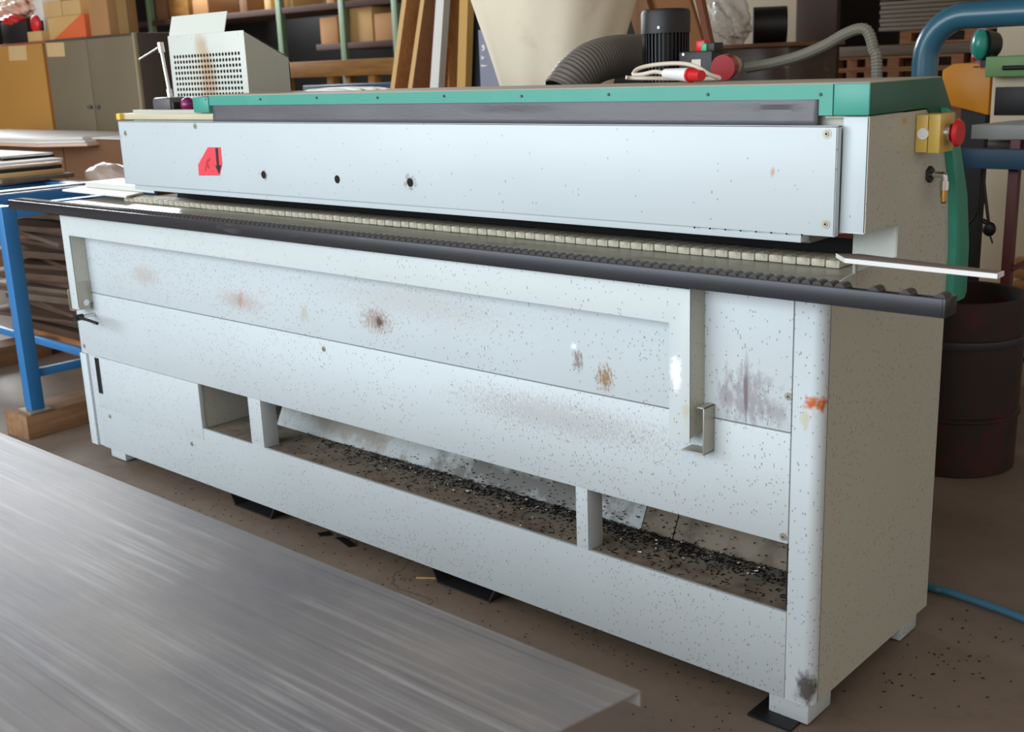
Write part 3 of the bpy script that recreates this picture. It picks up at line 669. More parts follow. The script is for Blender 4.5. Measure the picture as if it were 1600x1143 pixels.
# ------------------------------------------------------------------ cabinets far left with boxes on top
CY = 2.6
a = at(-60, 64, 'y', CY); b = at(67, 64, 'y', CY); c = at(209, 58, 'y', CY); ztc = 1.81
cab = empty('ochre_cabinet', ((a.x+b.x)/2, CY+.25, 0), 'ochre yellow wooden cabinet with paper label, left of the grey locker', 'cabinet')
bx('body', (a.x, b.x, CY+.02, CY+.5, 0, ztc), simple('orange_brown_edge', (150, 78, 34), .6), cab)
bx('door', (a.x, b.x-.03, CY, CY+.02, .05, ztc-.02), M['ochre'], cab, .002)
def note(pts, Y, par, lab):
    q = [at(x, y, 'y', Y) for x, y in pts]; m = MB(); m.prism([(p.x, p.z) for p in q], 'y', Y-.002, Y); m.build('paper_label', simple('aged_paper', (202, 172, 122), .8, 0, .06, 12), par)['label'] = lab
note([(13, 72), (41, 71), (43, 94), (15, 95)], CY-.001, cab, 'square beige paper label')
lk = empty('steel_locker', ((b.x+c.x)/2, CY+.25, 0), 'grey-brown two-door steel locker with cardboard boxes on top', 'locker')
bx('body', (b.x+.005, c.x-.001, CY+.02, CY+.4, 0, ztc), simple('locker_body_shaded', (74, 62, 54), .6), lk)  # body colour darkened to hold the shade on the locker's right side
bx('frame_strip', (c.x-.028, c.x, CY-.001, CY+.03, 0, ztc), simple('locker_frame_paint', (158, 144, 116), .5), lk)
mid = at(135, 66, 'y', CY).x
for k, (x0, x1) in enumerate(((b.x+.02, mid-.004), (mid+.004, c.x-.03))):
    d = bx('door', (x0, x1, CY, CY+.02, .05, ztc-.02), M['locker'], lk, .002)
    hx = mid-.09 if k == 0 else mid+.03; zz = at(140, 167, 'y', CY).z
    m = MB(); m.box(hx, hx+.06, CY-.02, CY, zz-.012, zz+.012, .004); m.build('handle', M['gunmetal'], d)
note([(72, 67), (100, 66), (102, 88), (75, 89)], CY-.001, lk, 'beige paper label')
def topbox(p0, p1, pt, Yf, dep, mat_, label, zb=ztc, cat='box', name='cardboard_box', tape=False, group=None):
    a = at(p0, pt, 'y', Yf); b = at(p1, pt, 'y', Yf); zt = a.z*.5+b.z*.5
    m = MB(); m.box(a.x, b.x, Yf, Yf+dep, zb+.001, zt, .004)
    if tape:
        xm = a.x+(b.x-a.x)*tape; m.box(xm-.03, xm+.03, Yf-.0015, Yf, zb+.001, zt, mi=1)
    o = m.build(name, [mat_, M['cardp']], org=((a.x+b.x)/2, Yf+dep/2, zb)); tag(o, label, cat, group); return zt
zt_ = topbox(0, 41, 34, CY+.05, .3, M['black'], 'flat black box on the ochre cabinet, pinkish film lying on it', name='black_box')
topbox(42, 64, 49, CY+.03, .25, M['cardp'], 'small tan carton on the ochre cabinet beside the black box')
m = MB(); cc = at(30, 22, 'y', CY+.2); m.sphere((cc.x-.05, CY+.25, zt_+.13), .28, sub=4, sc=(1.25, .6, .42), fn=lambda v: 1+.18*math.sin(v.x*8+v.y*6)*math.cos(v.z*8+v.x*5)+.07*math.sin(v.y*18+v.z*21+v.x*15))
tag(m.build('film_bundle', M['sack'], org=(cc.x, CY+.25, zt_)), 'crumpled pinkish white film bundle heaped on the ochre cabinet', 'film')
m = MB(); m.sphere((at(6, 30, 'y', CY).x, CY+.08, zt_+.02), .12, sub=3, sc=(1.6, .5, .4), fn=lambda v: 1+.1*math.sin(v.x*9+v.z*7)); m.sphere((at(46, 42, 'y', CY).x, CY+.06, ztc+.14), .07, sub=3, sc=(1, .5, 1.1)); tag(m.build('red_cloth', M['red'], org=(at(20, 40, 'y', CY).x, CY+.08, zt_)), 'red cloth peeping from under the pinkish film bundle', 'cloth')
orange_print = new_mat('carton_with_orange_print')
_m, _nt, _p = orange_print
_v = coords(_nt); _s = nodes_sep = _nt.nodes.new('ShaderNodeSeparateXYZ'); _nt.links.new(_v, _s.inputs[0])
_f = math_(_nt, 'LESS_THAN', math_(_nt, 'ADD', _s.outputs[2], math_(_nt, 'MULTIPLY', _s.outputs[0], -.35)), .085)
_nt.links.new(mix(_nt, _f, lin((200, 160, 100)), lin((214, 100, 52))), _p.inputs['Base Color']); _p.inputs['Roughness'].default_value = .8
zc = topbox(73, 131, 25, CY+.03, .4, _m, 'large tan carton with orange printed corner on the grey locker')
topbox(66, 94, 1, CY+.03, .35, M['cardp'], 'small plain tan carton stacked on the printed carton, left one', zb=zc)
topbox(95, 124, 1, CY+.03, .35, M['cardp'], 'small plain tan carton stacked on the printed carton, right one', zb=zc)
topbox(50, 65, 0, CY+.2, .3, M['paper'], 'white carton standing behind the film bundle', zb=ztc)
a = at(136, 0, 'y', CY+.02); b = at(166, 0, 'y', CY+.02); m = MB(); ye = at(214, 20, 'x', b.x).y; m.box(a.x, b.x, CY+.02, ye, ztc+.001, ztc+.62, .004)
yt = at(191, 20, 'x', b.x).y; m.box(b.x, b.x+.0015, yt-.04, yt+.04, ztc+.001, ztc+.62, mi=1)
tag(m.build('cardboard_box', [M['card'], M['cardp']], org=((a.x+b.x)/2, CY+.4, ztc)), 'big brown taped cardboard box on the right of the locker top', 'box')
topbox(122, 133, -30, CY+.3, .2, M['black'], 'dark box in the gap behind the printed carton', name='dark_box')

# ------------------------------------------------------------------ pallet rack
RY0 = 7.0
rk = empty('pallet_rack', (at(400, 100, 'y', RY0).x, RY0+.5, 0), 'green steel pallet rack loaded with boxes along the back of the hall', 'rack')
x_l = at(212, 60, 'y', RY0).x; x_r = at(624, 60, 'y', RY0).x
for p in (234, 436, 534, 617):
    x = at(p, 40, 'y', RY0).x; 
    for yy in (RY0, RY0+1.0): bx('upright', (x-.045, x+.045, yy, yy+.08, 0, 3.4), M['rackg'], rk)
z1 = at(500, 6, 'y', RY0).z; z2 = at(550, 66, 'y', RY0).z
z0L = at(250, 22, 'y', RY0).z
xm = at(492, 60, 'y', RY0).x
dk = simple('brown_shelf_edge', (70, 46, 36), .8)
bx('shelf', (x_l, x_r, RY0+.01, RY0+1.0, z1-.07, z1), dk, rk)
bx('shelf', (xm, x_r, RY0+.01, RY0+1.0, z2-.07, z2), dk, rk)
m = MB(); m.box(x_l-1.5, x_r+4, RY0+1.3, RY0+1.35, 0, 4.5); tag(m.build('unlit_backdrop', M['darkstuff'], org=(x_l, RY0+1.3, 0)), 'black sheet added for the unlit depth behind the pallet rack', 'backdrop')  # added sheet whose black colour stands for missing light behind the rack
n_ = 0
def rbox(p0, p1, pt, zb, mat_, label, dep=.5, Y=RY0+.1, name='cardboard_box', cat='box'):
    a = at(p0, pt, 'y', Y); b = at(p1, pt, 'y', Y); m = MB(); m.box(a.x, b.x, Y, Y+dep, zb+.002, max(a.z, zb+.03), .004)
    tag(m.build(name, mat_, org=((a.x+b.x)/2, Y+dep/2, zb)), label, cat)
rbox(499, 526, 28, z2, M['card'], 'orange-brown carton, left one on the middle shelf right of the green upright')
rbox(530, 541, 16, z2, simple('ochre_carton', (176, 128, 64), .8), 'narrow ochre carton in the middle of the rack shelf row')
rbox(542, 580, 13, z2, M['cardp'], 'pale beige stack of cartons at the right of the rack shelf')
rbox(584, 614, 22, z2, M['card'], 'brown carton beside the rightmost green upright of the rack')
rbox(508, 520, -25, z1, M['card'], 'small orange carton on the upper shelf right of the upright')
rbox(545, 562, -25, z1, M['card'], 'orange carton on the upper rack shelf, middle of three')
rbox(566, 608, -30, z1, M['card'], 'wide orange carton on the upper rack shelf, right of three')
rbox(262, 292, -8, z1, M['timber'], 'yellow wood block at the left of the upper rack shelf', name='wood_block', cat='block')
rbox(240, 258, -12, z1, M['cardd'], 'brown box on the upper rack shelf beside the left upright')
rbox(300, 324, 0, z1, M['card'], 'flat orange carton on the upper rack shelf left of the second upright')
rbox(372, 384, -15, z1, M['cardd'], 'dim brown box on the upper rack shelf above the hood flap')
rbox(411, 421, -20, z1, M['cardp'], 'small pale box on the upper rack shelf, left of the second upright')
rbox(446, 455, -20, z1, M['cardp'], 'small pale box on the upper rack shelf, right of the second upright')
# low cartons near left upright
zf = at(250, 190, 'y', 5.0)
def fbox(p0, p1, pt, Y, dep, mat_, label, name='cardboard_box', cat='box'):
    a = at(p0, pt, 'y', Y); b = at(p1, pt, 'y', Y); m = MB(); m.box(a.x, b.x, Y, Y+dep, 0, a.z, .004)
    tag(m.build(name, mat_, org=((a.x+b.x)/2, Y+dep/2, 0)), label, cat)
fbox(250, 262, 122, 5.2, .5, M['card'], 'tall orange box seen behind the clamp screw left of the hood')
fbox(239, 262, 150, 4.8, .3, M['card'], 'low orange box behind the clamp screw')
fbox(216, 238, 166, 4.4, .3, M['cardd'], 'low brown box to the right of the locker foot')
# timber bench
tb = empty('timber_bench', (at(520, 110, 'y', 5).x, 5.2, 0), 'yellow timber beam on short posts standing behind the machine lid', 'timber frame')
a = at(425, 99, 'y', 5); b = at(626, 99, 'y', 5)
bx('beam', (a.x, b.x, 5.0, 5.09, a.z-.145, a.z), M['timber'], tb)
bx('beam', (a.x, b.x, 5.8, 5.89, a.z-.145, a.z), M['timber'], tb)
for p in (442, 512, 577):
    x = at(p, 115, 'y', 5).x
    for yy in (5.02, 5.82): bx('post', (x-.045, x+.045, yy, yy+.08, 0, a.z-.146), M['timber'], tb)
bx('deck_board', (a.x, b.x, 5.1, 5.8, a.z-.03, a.z-.005), M['timber'], tb)
fbox(473, 612, 134, 4.2, .6, M['bluebeam'], 'dark blue crate with pale rim behind the machine lid', 'blue_crate', 'crate')
# crumpled film on lid
m = MB(); c = at(545, 133, 'y', .45); m.sphere((c.x, .44, 1.409), .10, sub=4, sc=(1.9, .5, .10), fn=lambda v: 1+.15*math.sin(v.x*9+v.y*12)); tag(m.build('white_film_scrap', M['paper'], org=(c.x, .44, 1.409)), 'flat white film scrap lying on the lid near its left end', 'film')

# ------------------------------------------------------------------ leaning boards
def lean(name, pb0, pb1, pt0, pt1, Y, dep, mats, label, ptop=-60, cat='board'):
    b0 = at(pb0, 133, 'y', Y); b1 = at(pb1, 133, 'y', Y); t0 = at(pt0, 0, 'y', Y); t1 = at(pt1, 0, 'y', Y)
    def ext(b, t, z): k = (z-b.z)/(t.z-b.z); return b.x+(t.x-b.x)*k
    zt = at(pt0, ptop, 'y', Y).z
    zb = 1.2 if Y < 3.05 else .4
    m = MB(); m.prism([(ext(b0, t0, zb), zb), (ext(b1, t1, zb), zb), (ext(b1, t1, zt), zt), (ext(b0, t0, zt), zt)], 'y', Y, Y+dep)
    for f in m.bm.faces: f.material_index = 0 if abs(f.calc_center_median().y-Y) < .01 else (len(mats)-1)
    tag(m.build(name, mats, org=((b0.x+b1.x)/2, Y+dep/2, 0)), label, cat, 'boards leaning behind the machine')
YB = 2.6
cart = empty('panel_cart', (-.5, 2.95, 0), 'wooden cart standing behind the machine under the leaning boards', 'cart')
bx('deck', (-1.35, .35, 2.5, 3.3, 1.12, 1.199), M['timber'], cart)
for x in (-1.3, .25):
    for y in (2.55, 3.2): bx('leg', (x, x+.07, y, y+.07, 0, 1.12), M['timber'], cart)
lean('chipboard_panel', 610.5, 617, 628, 635, YB, .55, [M['chipe'], M['chip']], 'leftmost leaning chipboard panel, tilted furthest, behind the lid')
lean('chipboard_panel', 638, 644.5, 657, 663, YB+.0, .55, [M['chipe'], simple('dark_chipboard', (168, 124, 86), .85, 0, .25, 30)], 'dark-faced leaning chipboard panel just left of the white board')
lean('white_board', 672, 685, 681, 693.5, YB-.06, .05, [M['paper']], 'white narrow leaning board between the chipboard panels')
lean('chipboard_panel', 688, 702, 693.5, 699, YB+.02, .3, [M['chip'], M['chip']], 'rough wedge-shaped chipboard just right of the white board')
lean('chipboard_panel', 708.5, 713, 704, 709, YB+.1, .4, [M['chipe'], M['chip']], 'short chipboard strip ending below the frame top, left of the yellow board', ptop=21)
lean('chipboard_panel', 702, 716, 699, 717, YB+.56, .1, [M['chip']], 'brown chipboard panel behind the short chipboard strip')
lean('yellow_board', 714, 727, 718, 731, YB-.06, .05, [simple('yellow_board_edge', (200, 158, 92), .8)], 'smooth yellow board left of the dark blue panel')
lean('dark_board', 727.5, 752, 731.5, 752, YB+.02, .1, [simple('blue_black_panel', (28, 34, 40), .6)], 'blue-black panel between the yellow board and the filter bag')
sg = MB(); a = at(751, 133, 'y', 2.5); b = at(785, 20, 'y', 2.5); sg.box(a.x, b.x+.1, 2.5, 2.52, 1.22, at(760, 46, 'y', 2.5).z); sgo = sg.build('lilac_sign', simple('lilac_grey_board', (138, 140, 158), .6), org=(a.x, 2.5, 1.0)); tag(sgo, 'lilac-grey sign board with white marks beside the filter bag', 'sign')
m = MB()
def sgp(pts): m.prism([(at(x, y, 'y', 2.498).x, at(x, y, 'y', 2.498).z) for x, y in pts], 'y', 2.496, 2.4995)
sgp([(753, 71), (756, 69), (758, 73), (758, 78), (754, 80), (752.5, 78), (756, 76), (753, 74)]); sgp([(752, 87), (758, 90), (753, 94)]); sgp([(752, 101), (763, 102.5), (757, 104), (752, 104)])
m.build('white_marks', M['paper'], sgo)
m = MB(); m.box(a.x+.1, a.x+.14, 2.44, 2.48, 0, 1.3); m.build('sign_post', M['greytop'], sgo)

# ------------------------------------------------------------------ dust extractor with filter bag, hose, motor
de = empty('dust_extractor', (1.3, 1.6, 0), 'dust extractor with cream filter bag and black finned motor behind the machine', 'dust extractor')
c3 = at(866, 60, 'y', 1.75); c = Vector((c3.x, 1.75)); FW = -(ROT @ Vector((0, 0, 1)))
dc_ = (c3-CAM).dot(FW); z0_ = at(866, 0, 'y', 1.75).z; z1_ = at(866, 133, 'y', 1.75).z
k0 = 126/1779*dc_; k1 = 89/1779*dc_; sl = (k0-k1)/(z0_-z1_)
prof = [(k1+(z-z1_)*sl, z) for z in (1.05, 1.15, 1.25, 1.35, 1.45, 1.55, 1.65, 1.75, 1.85, 1.95)]
prof = [(.17, .95)]+prof+[(prof[-1][0]*.97, 2.1), (prof[-1][0]*.6, 2.2), (.05, 2.23)]
m = MB(); m.lathe((c.x, c.y, 0), prof, 64, wob=lambda a, z: .008*math.sin(a*5+z*3)+.004*math.sin(a*11-z*6)); m.build('filter_bag', M['cream'], de)
m = MB(); m.cyl((c.x, c.y, .25), (c.x, c.y, .95), .22, seg=40); m.cyl((c.x, c.y, 0), (c.x, c.y, .25), .25, seg=40); m.build('collection_bin', M['greytop'], de)
mo = at(1040, 60, 'y', .98); mx, my = mo.x, .98
zt_m = at(1040, 14, 'y', .98).z; zs_m = at(1040, 50, 'y', .98).z; zb_m = 1.36
rr = .075
m = MB(); m.lathe((mx, my, 0), [(rr*1.02, zs_m-.004), (rr*1.02, zt_m-.012), (rr*.97, zt_m-.003), (rr*.86, zt_m)], 40)
fc = m.build('fan_cover', M['black'], de)
m = MB(); m.cyl((mx, my, zb_m), (mx, my, zs_m), rr*.86, seg=36)
for i in range(36):
    a = 2*math.pi*i/36; m.box(0, rr*.13, -.0022, .0022, zb_m, zs_m-.002, M=Matrix.Translation((mx, my, 0)) @ Matrix.Rotation(a, 4, 'Z') @ Matrix.Translation((rr*.85, 0, 0)))
m.build('motor_body', M['black'], de)
q = at(1029, 43, 'y', my-rr); m = MB(); m.cyl((q.x, my-rr-.001, q.z), (q.x, my-rr+.02, q.z), .004, seg=10); m.build('cover_screw', M['chrome'], de)
m = MB(); m.cyl((mx, my, 1.12), (mx, my, zb_m), .14, seg=36); m.cyl((mx, my, .0), (mx, my, 1.12), .045, seg=20); m.cyl((mx, my, 0), (mx, my, .03), .2, seg=24); m.tube([(mx, my, 1.2), ((mx+c.x)/2, (my+c.y)/2, 1.15), (c.x, c.y, 1.0)], .06, 16); m.build('blower_housing', M['gunmetal'], de)
# switch box
def q2(px, py, Y): return at(px, py, 'y', Y)
SY = .86
a = q2(1060, 81, SY); b = q2(1112, 125, SY)
m = MB(); m.box(a.x, b.x, SY, SY+.09, b.z-.03, a.z, .006); sb = m.build('switch_box', M['black'], de)
a = q2(1080, 63, SY); b = q2(1095, 81, SY); m = MB(); m.box(a.x, b.x, SY+.02, SY+.05, b.z, a.z, .006); m.build('off_button', M['red'], sb)
a = q2(1092, 68, SY); b = q2(1101, 80, SY); m = MB(); m.box(a.x, b.x, SY+.01, SY+.05, b.z-.003, a.z, .004); m.build('on_button', simple('green_button', (60, 170, 105), .4), sb)
a = q2(1101, 67, SY); b = q2(1113, 81, SY); m = MB(); m.box(a.x, b.x, SY+.01, SY+.06, b.z-.003, a.z, .003); m.build('button_housing', M['black'], sb)
a = q2(1081, 93, SY); b = q2(1095, 104, SY); m = MB(); m.box(a.x, b.x, SY-.001, SY, b.z, a.z); m.build('rating_label', M['cable'], sb)
m = MB(); m.cyl((q2(1068, 85, SY).x, SY-.002, q2(1068, 85, SY).z), (q2(1068, 85, SY).x, SY+.01, q2(1068, 85, SY).z), .004, seg=8); m.build('box_screw', M['chrome'], sb)
# inlet plug
a = q2(1129, 106, SY-.06); 
dirv = (q2(1153, 100, SY+.06)-a).normalized()
m = MB(); m.cyl(a, a+dirv*.035, .036, .036, 32); m.build('inlet_cap', simple('deep_red_cap', (150, 22, 28), .3), de)
m = MB(); m.cyl(a+dirv*.035, a+dirv*.085, .036, .027, 28); m.build('inlet_body', simple('beige_inlet', (186, 160, 120), .5), de)
cpts = [(1166, 106), (1210, 98), (1250, 87), (1290, 70), (1320, 53), (1343, 45), (1356, 50), (1364, 75), (1370, 128)]
m = MB(); m.tube([q2(x, y, 1.0) for x, y in cpts]+[q2(1370, 150, 1.0)+Vector((0, 0, -.5))], .0145, 10, ribs=.009, amp=.0022, res=6); m.build('flexible_conduit', M['conduit'], de)
# grey hose: open mouth rests on the lid
def atd(px, py, d):
    r_ = ROT @ Vector(((px-800)/F, -(py-571.5)/F, -1.0)); return CAM + r_*d
hd0 = (at(890, 130, 'y', .80)-CAM).dot(FW)
hp = [atd(880, 146, hd0), atd(897, 121, hd0+.01), atd(925, 99, hd0+.05), atd(965, 88, hd0+.15), atd(1025, 86, hd0+.38)]
rh = .066
m = MB(); m.tube(hp, rh, 28, ribs=.012, amp=.0034, res=8, caps=False); ho = m.build('suction_hose', M['hose'], org=hp[0]); tag(ho, 'grey corrugated suction hose arching behind the green lid to the black motor', 'hose')
sd = ho.modifiers.new('thick', 'SOLIDIFY'); sd.thickness = .003; sd.offset = -1
# cable and CEE plug lying on the lid
LZ = 1.4085
a = at(1040, 115, 'y', .42); b = at(1078, 117, 'y', .38)
pl = empty('power_plug', (a.x, .4, LZ), 'white and red industrial plug with pale cable lying on the green lid', 'plug')
d = (b-a); m = MB(); m.cyl(a, b, .0125, .0175, 24); m.build('plug_body', M['white'], pl)
m = MB(); m.cyl(b, b+d.normalized()*.008, .0185, .0185, 24); m.cyl(b+d.normalized()*.008, b+d.normalized()*.05, .0155, .0125, 20); m.build('plug_shroud', M['red'], pl)
kp = [a, at(1024, 112, 'y', .43), at(1004, 116, 'y', .45), at(990, 116, 'y', .46), at(998, 107, 'y', .48), at(1025, 101, 'y', .50), at(1062, 99, 'y', .50), at(1088, 104, 'y', .49), at(1110, 117, 'y', .47), at(1124, 122, 'y', .46), at(1100, 123, 'y', .52), at(1000, 122, 'y', .52), at(978, 121, 'y', .50)]
m = MB(); m.tube(kp, .0055, 10, res=8); m.build('cable', M['cable'], pl)

# ------------------------------------------------------------------ right background
m = MB(); xa = at(1120, 60, 'y', 5.5).x; xb = at(1243, 60, 'y', 5.5).x; m.box(xa-.5, xb, 5.5, 5.7, 0, 6); tag(m.build('trim_1', M['wallc']), kind='structure')
m = MB(); xa = at(1244, 60, 'y', 5.2).x; xb = at(1306, 60, 'y', 5.2).x; m.box(xa, xb, 5.2, 5.26, 0, 3.2, .004); tag(m.build('brown_board', M['brownp'], org=(xa, 5.2, 0)), 'tall dark brown board standing against the cream pillar', 'board')
m = MB(); xa = at(1306, 60, 'y', 6.5).x; xb = at(1380, 60, 'y', 6.5).x; m.box(xa-.3, xb+.2, 9.5, 9.54, 0, 4.2); tag(m.build('grey_sheet', simple('dark_grey_curtain', (70, 66, 64), .7), org=(xa, 6.5, 0)), 'dark grey panel right of the tall brown board', 'panel')
# leaning brown panels behind motor
lean('brown_plank', 1018, 1050, 976, 1010, 3.2, .05, [wood('brown_timber', (150, 108, 70), (112, 76, 46), 3, 2)], 'brown timber plank leaning behind the black motor')
lean('tan_board', 1050, 1118, 1012, 1078, 3.25, .03, [simple('tan_panel', (150, 100, 54), .7)], 'broad tan panel leaning behind the black motor')
lean('red_brown_plank', 1116, 1124, 1086, 1096, 3.1, .04, [simple('red_brown_wood', (140, 82, 52), .6)], 'narrow reddish-brown strip leaning at the right of the tan panel')
# wrapped stack with bag and roll
a = at(1118, 66, 'y', 4); b = at(1238, 66, 'y', 4)
zz = a.z; wr = simple('wrapped_dark_carton', (84, 72, 66), .3, 0, .25, 5, (1, 1, 3), c2=(150, 146, 142), c2lo=.6, c2hi=.8)
zst = 0; hs = [.42, .42, zz-.84-.03]
for k, h in enumerate(hs):
    m = MB(); m.box(a.x+.01*k, b.x-.012*k, 4, 4.6, zst, zst+h-.012, .006); tag(m.build('wrapped_carton', wr, org=((a.x+b.x)/2, 4.3, zst)), ['lowest film-wrapped dark carton under the pile beside the cream pillar', 'middle film-wrapped dark carton in the pile beside the cream pillar', 'top film-wrapped dark carton in the pile beside the cream pillar'][k], 'carton'); zst += h
m = MB(); m.box(a.x-.03, b.x+.02, 3.98, 4.62, zst-.011, zst+.012, .003); tag(m.build('brown_lid_board', M['cardd'], org=(a.x, 4.3, zst)), 'thin brown board covering the wrapped carton pile', 'board')
zst += .012
q = at(1130, 30, 'y', 4.15); m = MB(); m.sphere((q.x, 4.2, zst+.13), .15, sub=4, sc=(.95, .8, 1.15), fn=lambda v: 1+.12*math.sin(v.x*7+v.z*5)*math.cos(v.y*8)+.06*math.sin(v.z*17+v.x*13)); tag(m.build('white_film_bag', M['filmw'], org=(q.x, 4.2, zst)), 'crumpled white film bag on the wrapped carton pile', 'bag')
q = at(1180, 20, 'y', 4.3); m = MB(); m.cyl((q.x-.05, 4.36, zst+.11), (q.x+.12, 4.47, zst+.11), .11, seg=30); tag(m.build('black_roll', M['black'], org=(q.x, 4.35, zst)), 'shiny black film roll beside the white film bag', 'roll')
# pallets
PZ = .118
def pallet_proto():
    r_ = empty('wooden_pallet', (0, 0, 0), 'x', 'pallet')
    for k, yy in enumerate((-.42, -.05, .33)):
        m = MB(); m.box(-.6, .6, yy, yy+.09, 0, .018); m.build('bottom_board', M['pallet'], r_)
        for xx in (-.6, -.05, .5): m = MB(); m.box(xx, xx+.1, yy, yy+.09, .018, .09); m.build('block', M['pallet'], r_)
    m = MB()
    for j in range(5): m.box(-.6, .6, -.42+j*.18, -.42+j*.18+.12, .09, .108)
    m.build('deck', M['pallet'], r_)
    return r_
pp_ = pallet_proto(); first = True
YP = 7.6
x1_ = at(1294, 100, 'y', YP).x; x2_ = at(1480, 100, 'y', YP).x
ztop = at(1350, 80, 'y', YP).z
nst = int(ztop/.110)
def put(x, y, z, a, lab, grp):
    global first
    o = pp_ if first else copy_tree(pp_)
    first = False
    o.location = (x, y, z); o.rotation_euler = (0, 0, a); o['label'] = lab; o['group'] = grp
for k in range(nst):
    put(x1_+.6, YP+.42, k*.110, rnd.uniform(-.02, .02), 'wooden pallet in the left back stack, %s from its top' % ordn[nst-k-1], 'pallets in the left back stack')
    put(x1_+1.86, YP+.42, k*.110, rnd.uniform(-.02, .02), 'wooden pallet in the back stack behind the blue pipe, %s from its top' % ordn[nst-k-1], 'pallets in the right back stack')
z = nst*.110
m = MB(); m.box(x1_-.02, x1_+2.4, YP+.0, YP+.85, z+.001, z+.09, .01); tag(m.build('grey_plank_layer', M['boards'][0], org=(x1_+1, YP+.4, z)), 'grey plank layer lying across both pallet stacks', 'planks')
z += .092
put(x1_+1.25, YP+.42, z, 0, 'wooden pallet under the wrapped grey bundle, above the grey planks', 'pallets in the right back stack')
put(x1_+2.5, YP+.42, z, 0, 'wooden pallet above the grey planks, right behind the blue pipe bend', 'pallets in the right back stack')
z += .112
m = MB(); 
for j in range(7): m.box(x1_+.45+.01*(j % 2), x1_+2.3, YP+.02, YP+.8, z+j*.035+.001, z+j*.035+.032, .004)
tag(m.build('wrapped_bundle', M['greyw'], org=(x1_+1.3, YP+.4, z)), 'film-wrapped bundle of grey slats on a pallet, left of the blue pipe', 'bundle')
z += .25
m = MB(); m.box(x1_+.45, x1_+2.4, YP+.02, YP+.8, z, z+.05, .004); tag(m.build('dark_lid_board', M['boards'][1], org=(x1_+1.4, YP+.4, z)), 'dark board lying on the wrapped grey bundle', 'board')
z += .051
for k in range(2): put(x1_+1.4, YP+.42, z+k*.112, .0, ['wooden pallet resting on the dark board over the grey bundle', 'uppermost wooden pallet at the photo top edge'][k], 'pallets in the right back stack')
# blue duct pipe
YD = 2.5; base = at(1444, 125, 'y', YD); rp = .0505
topz = at(1560, 21, 'y', YD).z; bx_ = base.x
pts = [(bx_, YD, 0), (bx_, YD, .7), (bx_, YD, topz-.17)]
for i in range(1, 9):
    a = R(90*i/8); pts.append((bx_+.16-.16*math.cos(a), YD, topz-.16+.16*math.sin(a)))
pts += [(bx_+.4, YD, topz), (bx_+1.2, YD, topz)]
m = MB(); m.tube(pts, rp, 32, res=1); m.cyl((bx_, YD, 0), (bx_, YD, .015), .1, seg=24); m.cyl((bx_, YD, topz-.175), (bx_, YD, topz-.17), rp+.0015, seg=32); m.cyl((bx_+1.15, YD, 0), (bx_+1.15, YD, topz), .04, seg=16)
tag(m.build('blue_pipe', M['bluep'], org=(bx_, YD, 0)), 'thick glossy blue pipe rising behind the machine and bending right', 'pipe')
# orange machine housing
YO = 3.6
om = empty('woodworking_machine', (2.2, 4.0, 0), 'cream woodworking machine with orange hood, green head and teal lamp at right', 'machine')
a = at(1473, 100, 'y', YO); b = at(1549, 100, 'y', YO); zt_o = a.z; zb_o = at(1545, 180, 'y', YO).z; zl_o = at(1475, 165, 'y', YO).z
m = MB(); m.prism([(a.x, zt_o-.03), (a.x+.05, zt_o), (b.x, zt_o), (b.x, zb_o), (a.x+.05, zl_o), (a.x-.003, zt_o-.1)], 'y', YO, YO+.25, bev=.006); m.build('orange_hood', M['orange'], om)['label'] = 'orange hood with small red print'
mr = MB(); q0 = at(1533, 103, 'y', YO); q1 = at(1541, 107, 'y', YO)
for k in range(3): mr.box(q0.x+.010*k, q0.x+.010*k+.007, YO-.001, YO, q1.z, q0.z)
mr.build('red_print', simple('red_print', (190, 50, 30), .6), om)
mr = MB(); q0 = at(1521, 103.5, 'y', YO); q1 = at(1530, 105.5, 'y', YO); mr.box(q0.x, q1.x, YO-.001, YO, q1.z, q0.z); mr.build('dark_print', M['black'], om)
q = at(1532, 70, 'y', 3.45); m = MB(); m.sphere((q.x, 3.45, q.z), .070, sc=(.55, .62, 1)); m.build('lamp_dome', M['teal'], om)
m = MB(); m.cyl((q.x-.008, 3.475, q.z), (q.x+.035, 3.54, q.z), .078, .055, 32); m.box(q.x+.0, q.x+.05, 3.46, 3.54, zt_o-.02, q.z); m.build('lamp_housing', M['black'], om)
q = at(1531, 92, 'y', 3.5); m = MB(); m.cyl((q.x, 3.5, q.z), (q.x, 3.6, q.z), .024, seg=16); m.sphere((q.x-.02, 3.5, q.z+.01), .018); m.box(q.x-.01, q.x+.01, 3.58, 3.62, zt_o-.02, q.z); m.build('red_knob', M['red'], om)
YC = 3.5
a = at(1556, 88, 'y', YC); b = at(1625, 118, 'y', YC); m = MB(); m.box(a.x-.01, b.x, YC-.1, YC+.3, b.z, a.z, .006); m.build('green_head', M['lgreen'], om)
m = MB(); q = at(1568, 106, 'y', YC-.1); m.cyl((q.x, YC-.11, q.z), (b.x, YC-.11, q.z), .010); m.build('head_handle', M['black'], om)
a = at(1552, 118, 'y', YC); b = at(1625, 118, 'y', YC)
m = MB(); m.box(a.x-.005, b.x, YC, YC+.4, 0, a.z, .012); m.build('column_body', M['creamp'], om)
a = at(1556, 136, 'y', YC-.001); b = at(1625, 180, 'y', YC-.001); m = MB(); m.box(a.x, b.x, YC-.006, YC-.001, b.z, a.z, .002); m.build('dark_window', M['black'], om)
m = MB(); m.box(at(1558, 50, 'y', 4.6).x, 4.4, 4.6, 4.8, 0, 6); tag(m.build('trim_2', M['wallc']), kind='structure')
m = MB(); a = at(1473, 130, 'y', YO); m.box(a.x+.08, a.x+.2, YO+.05, YO+.2, 0, zl_o); m.build('hood_post', M['black'], om)
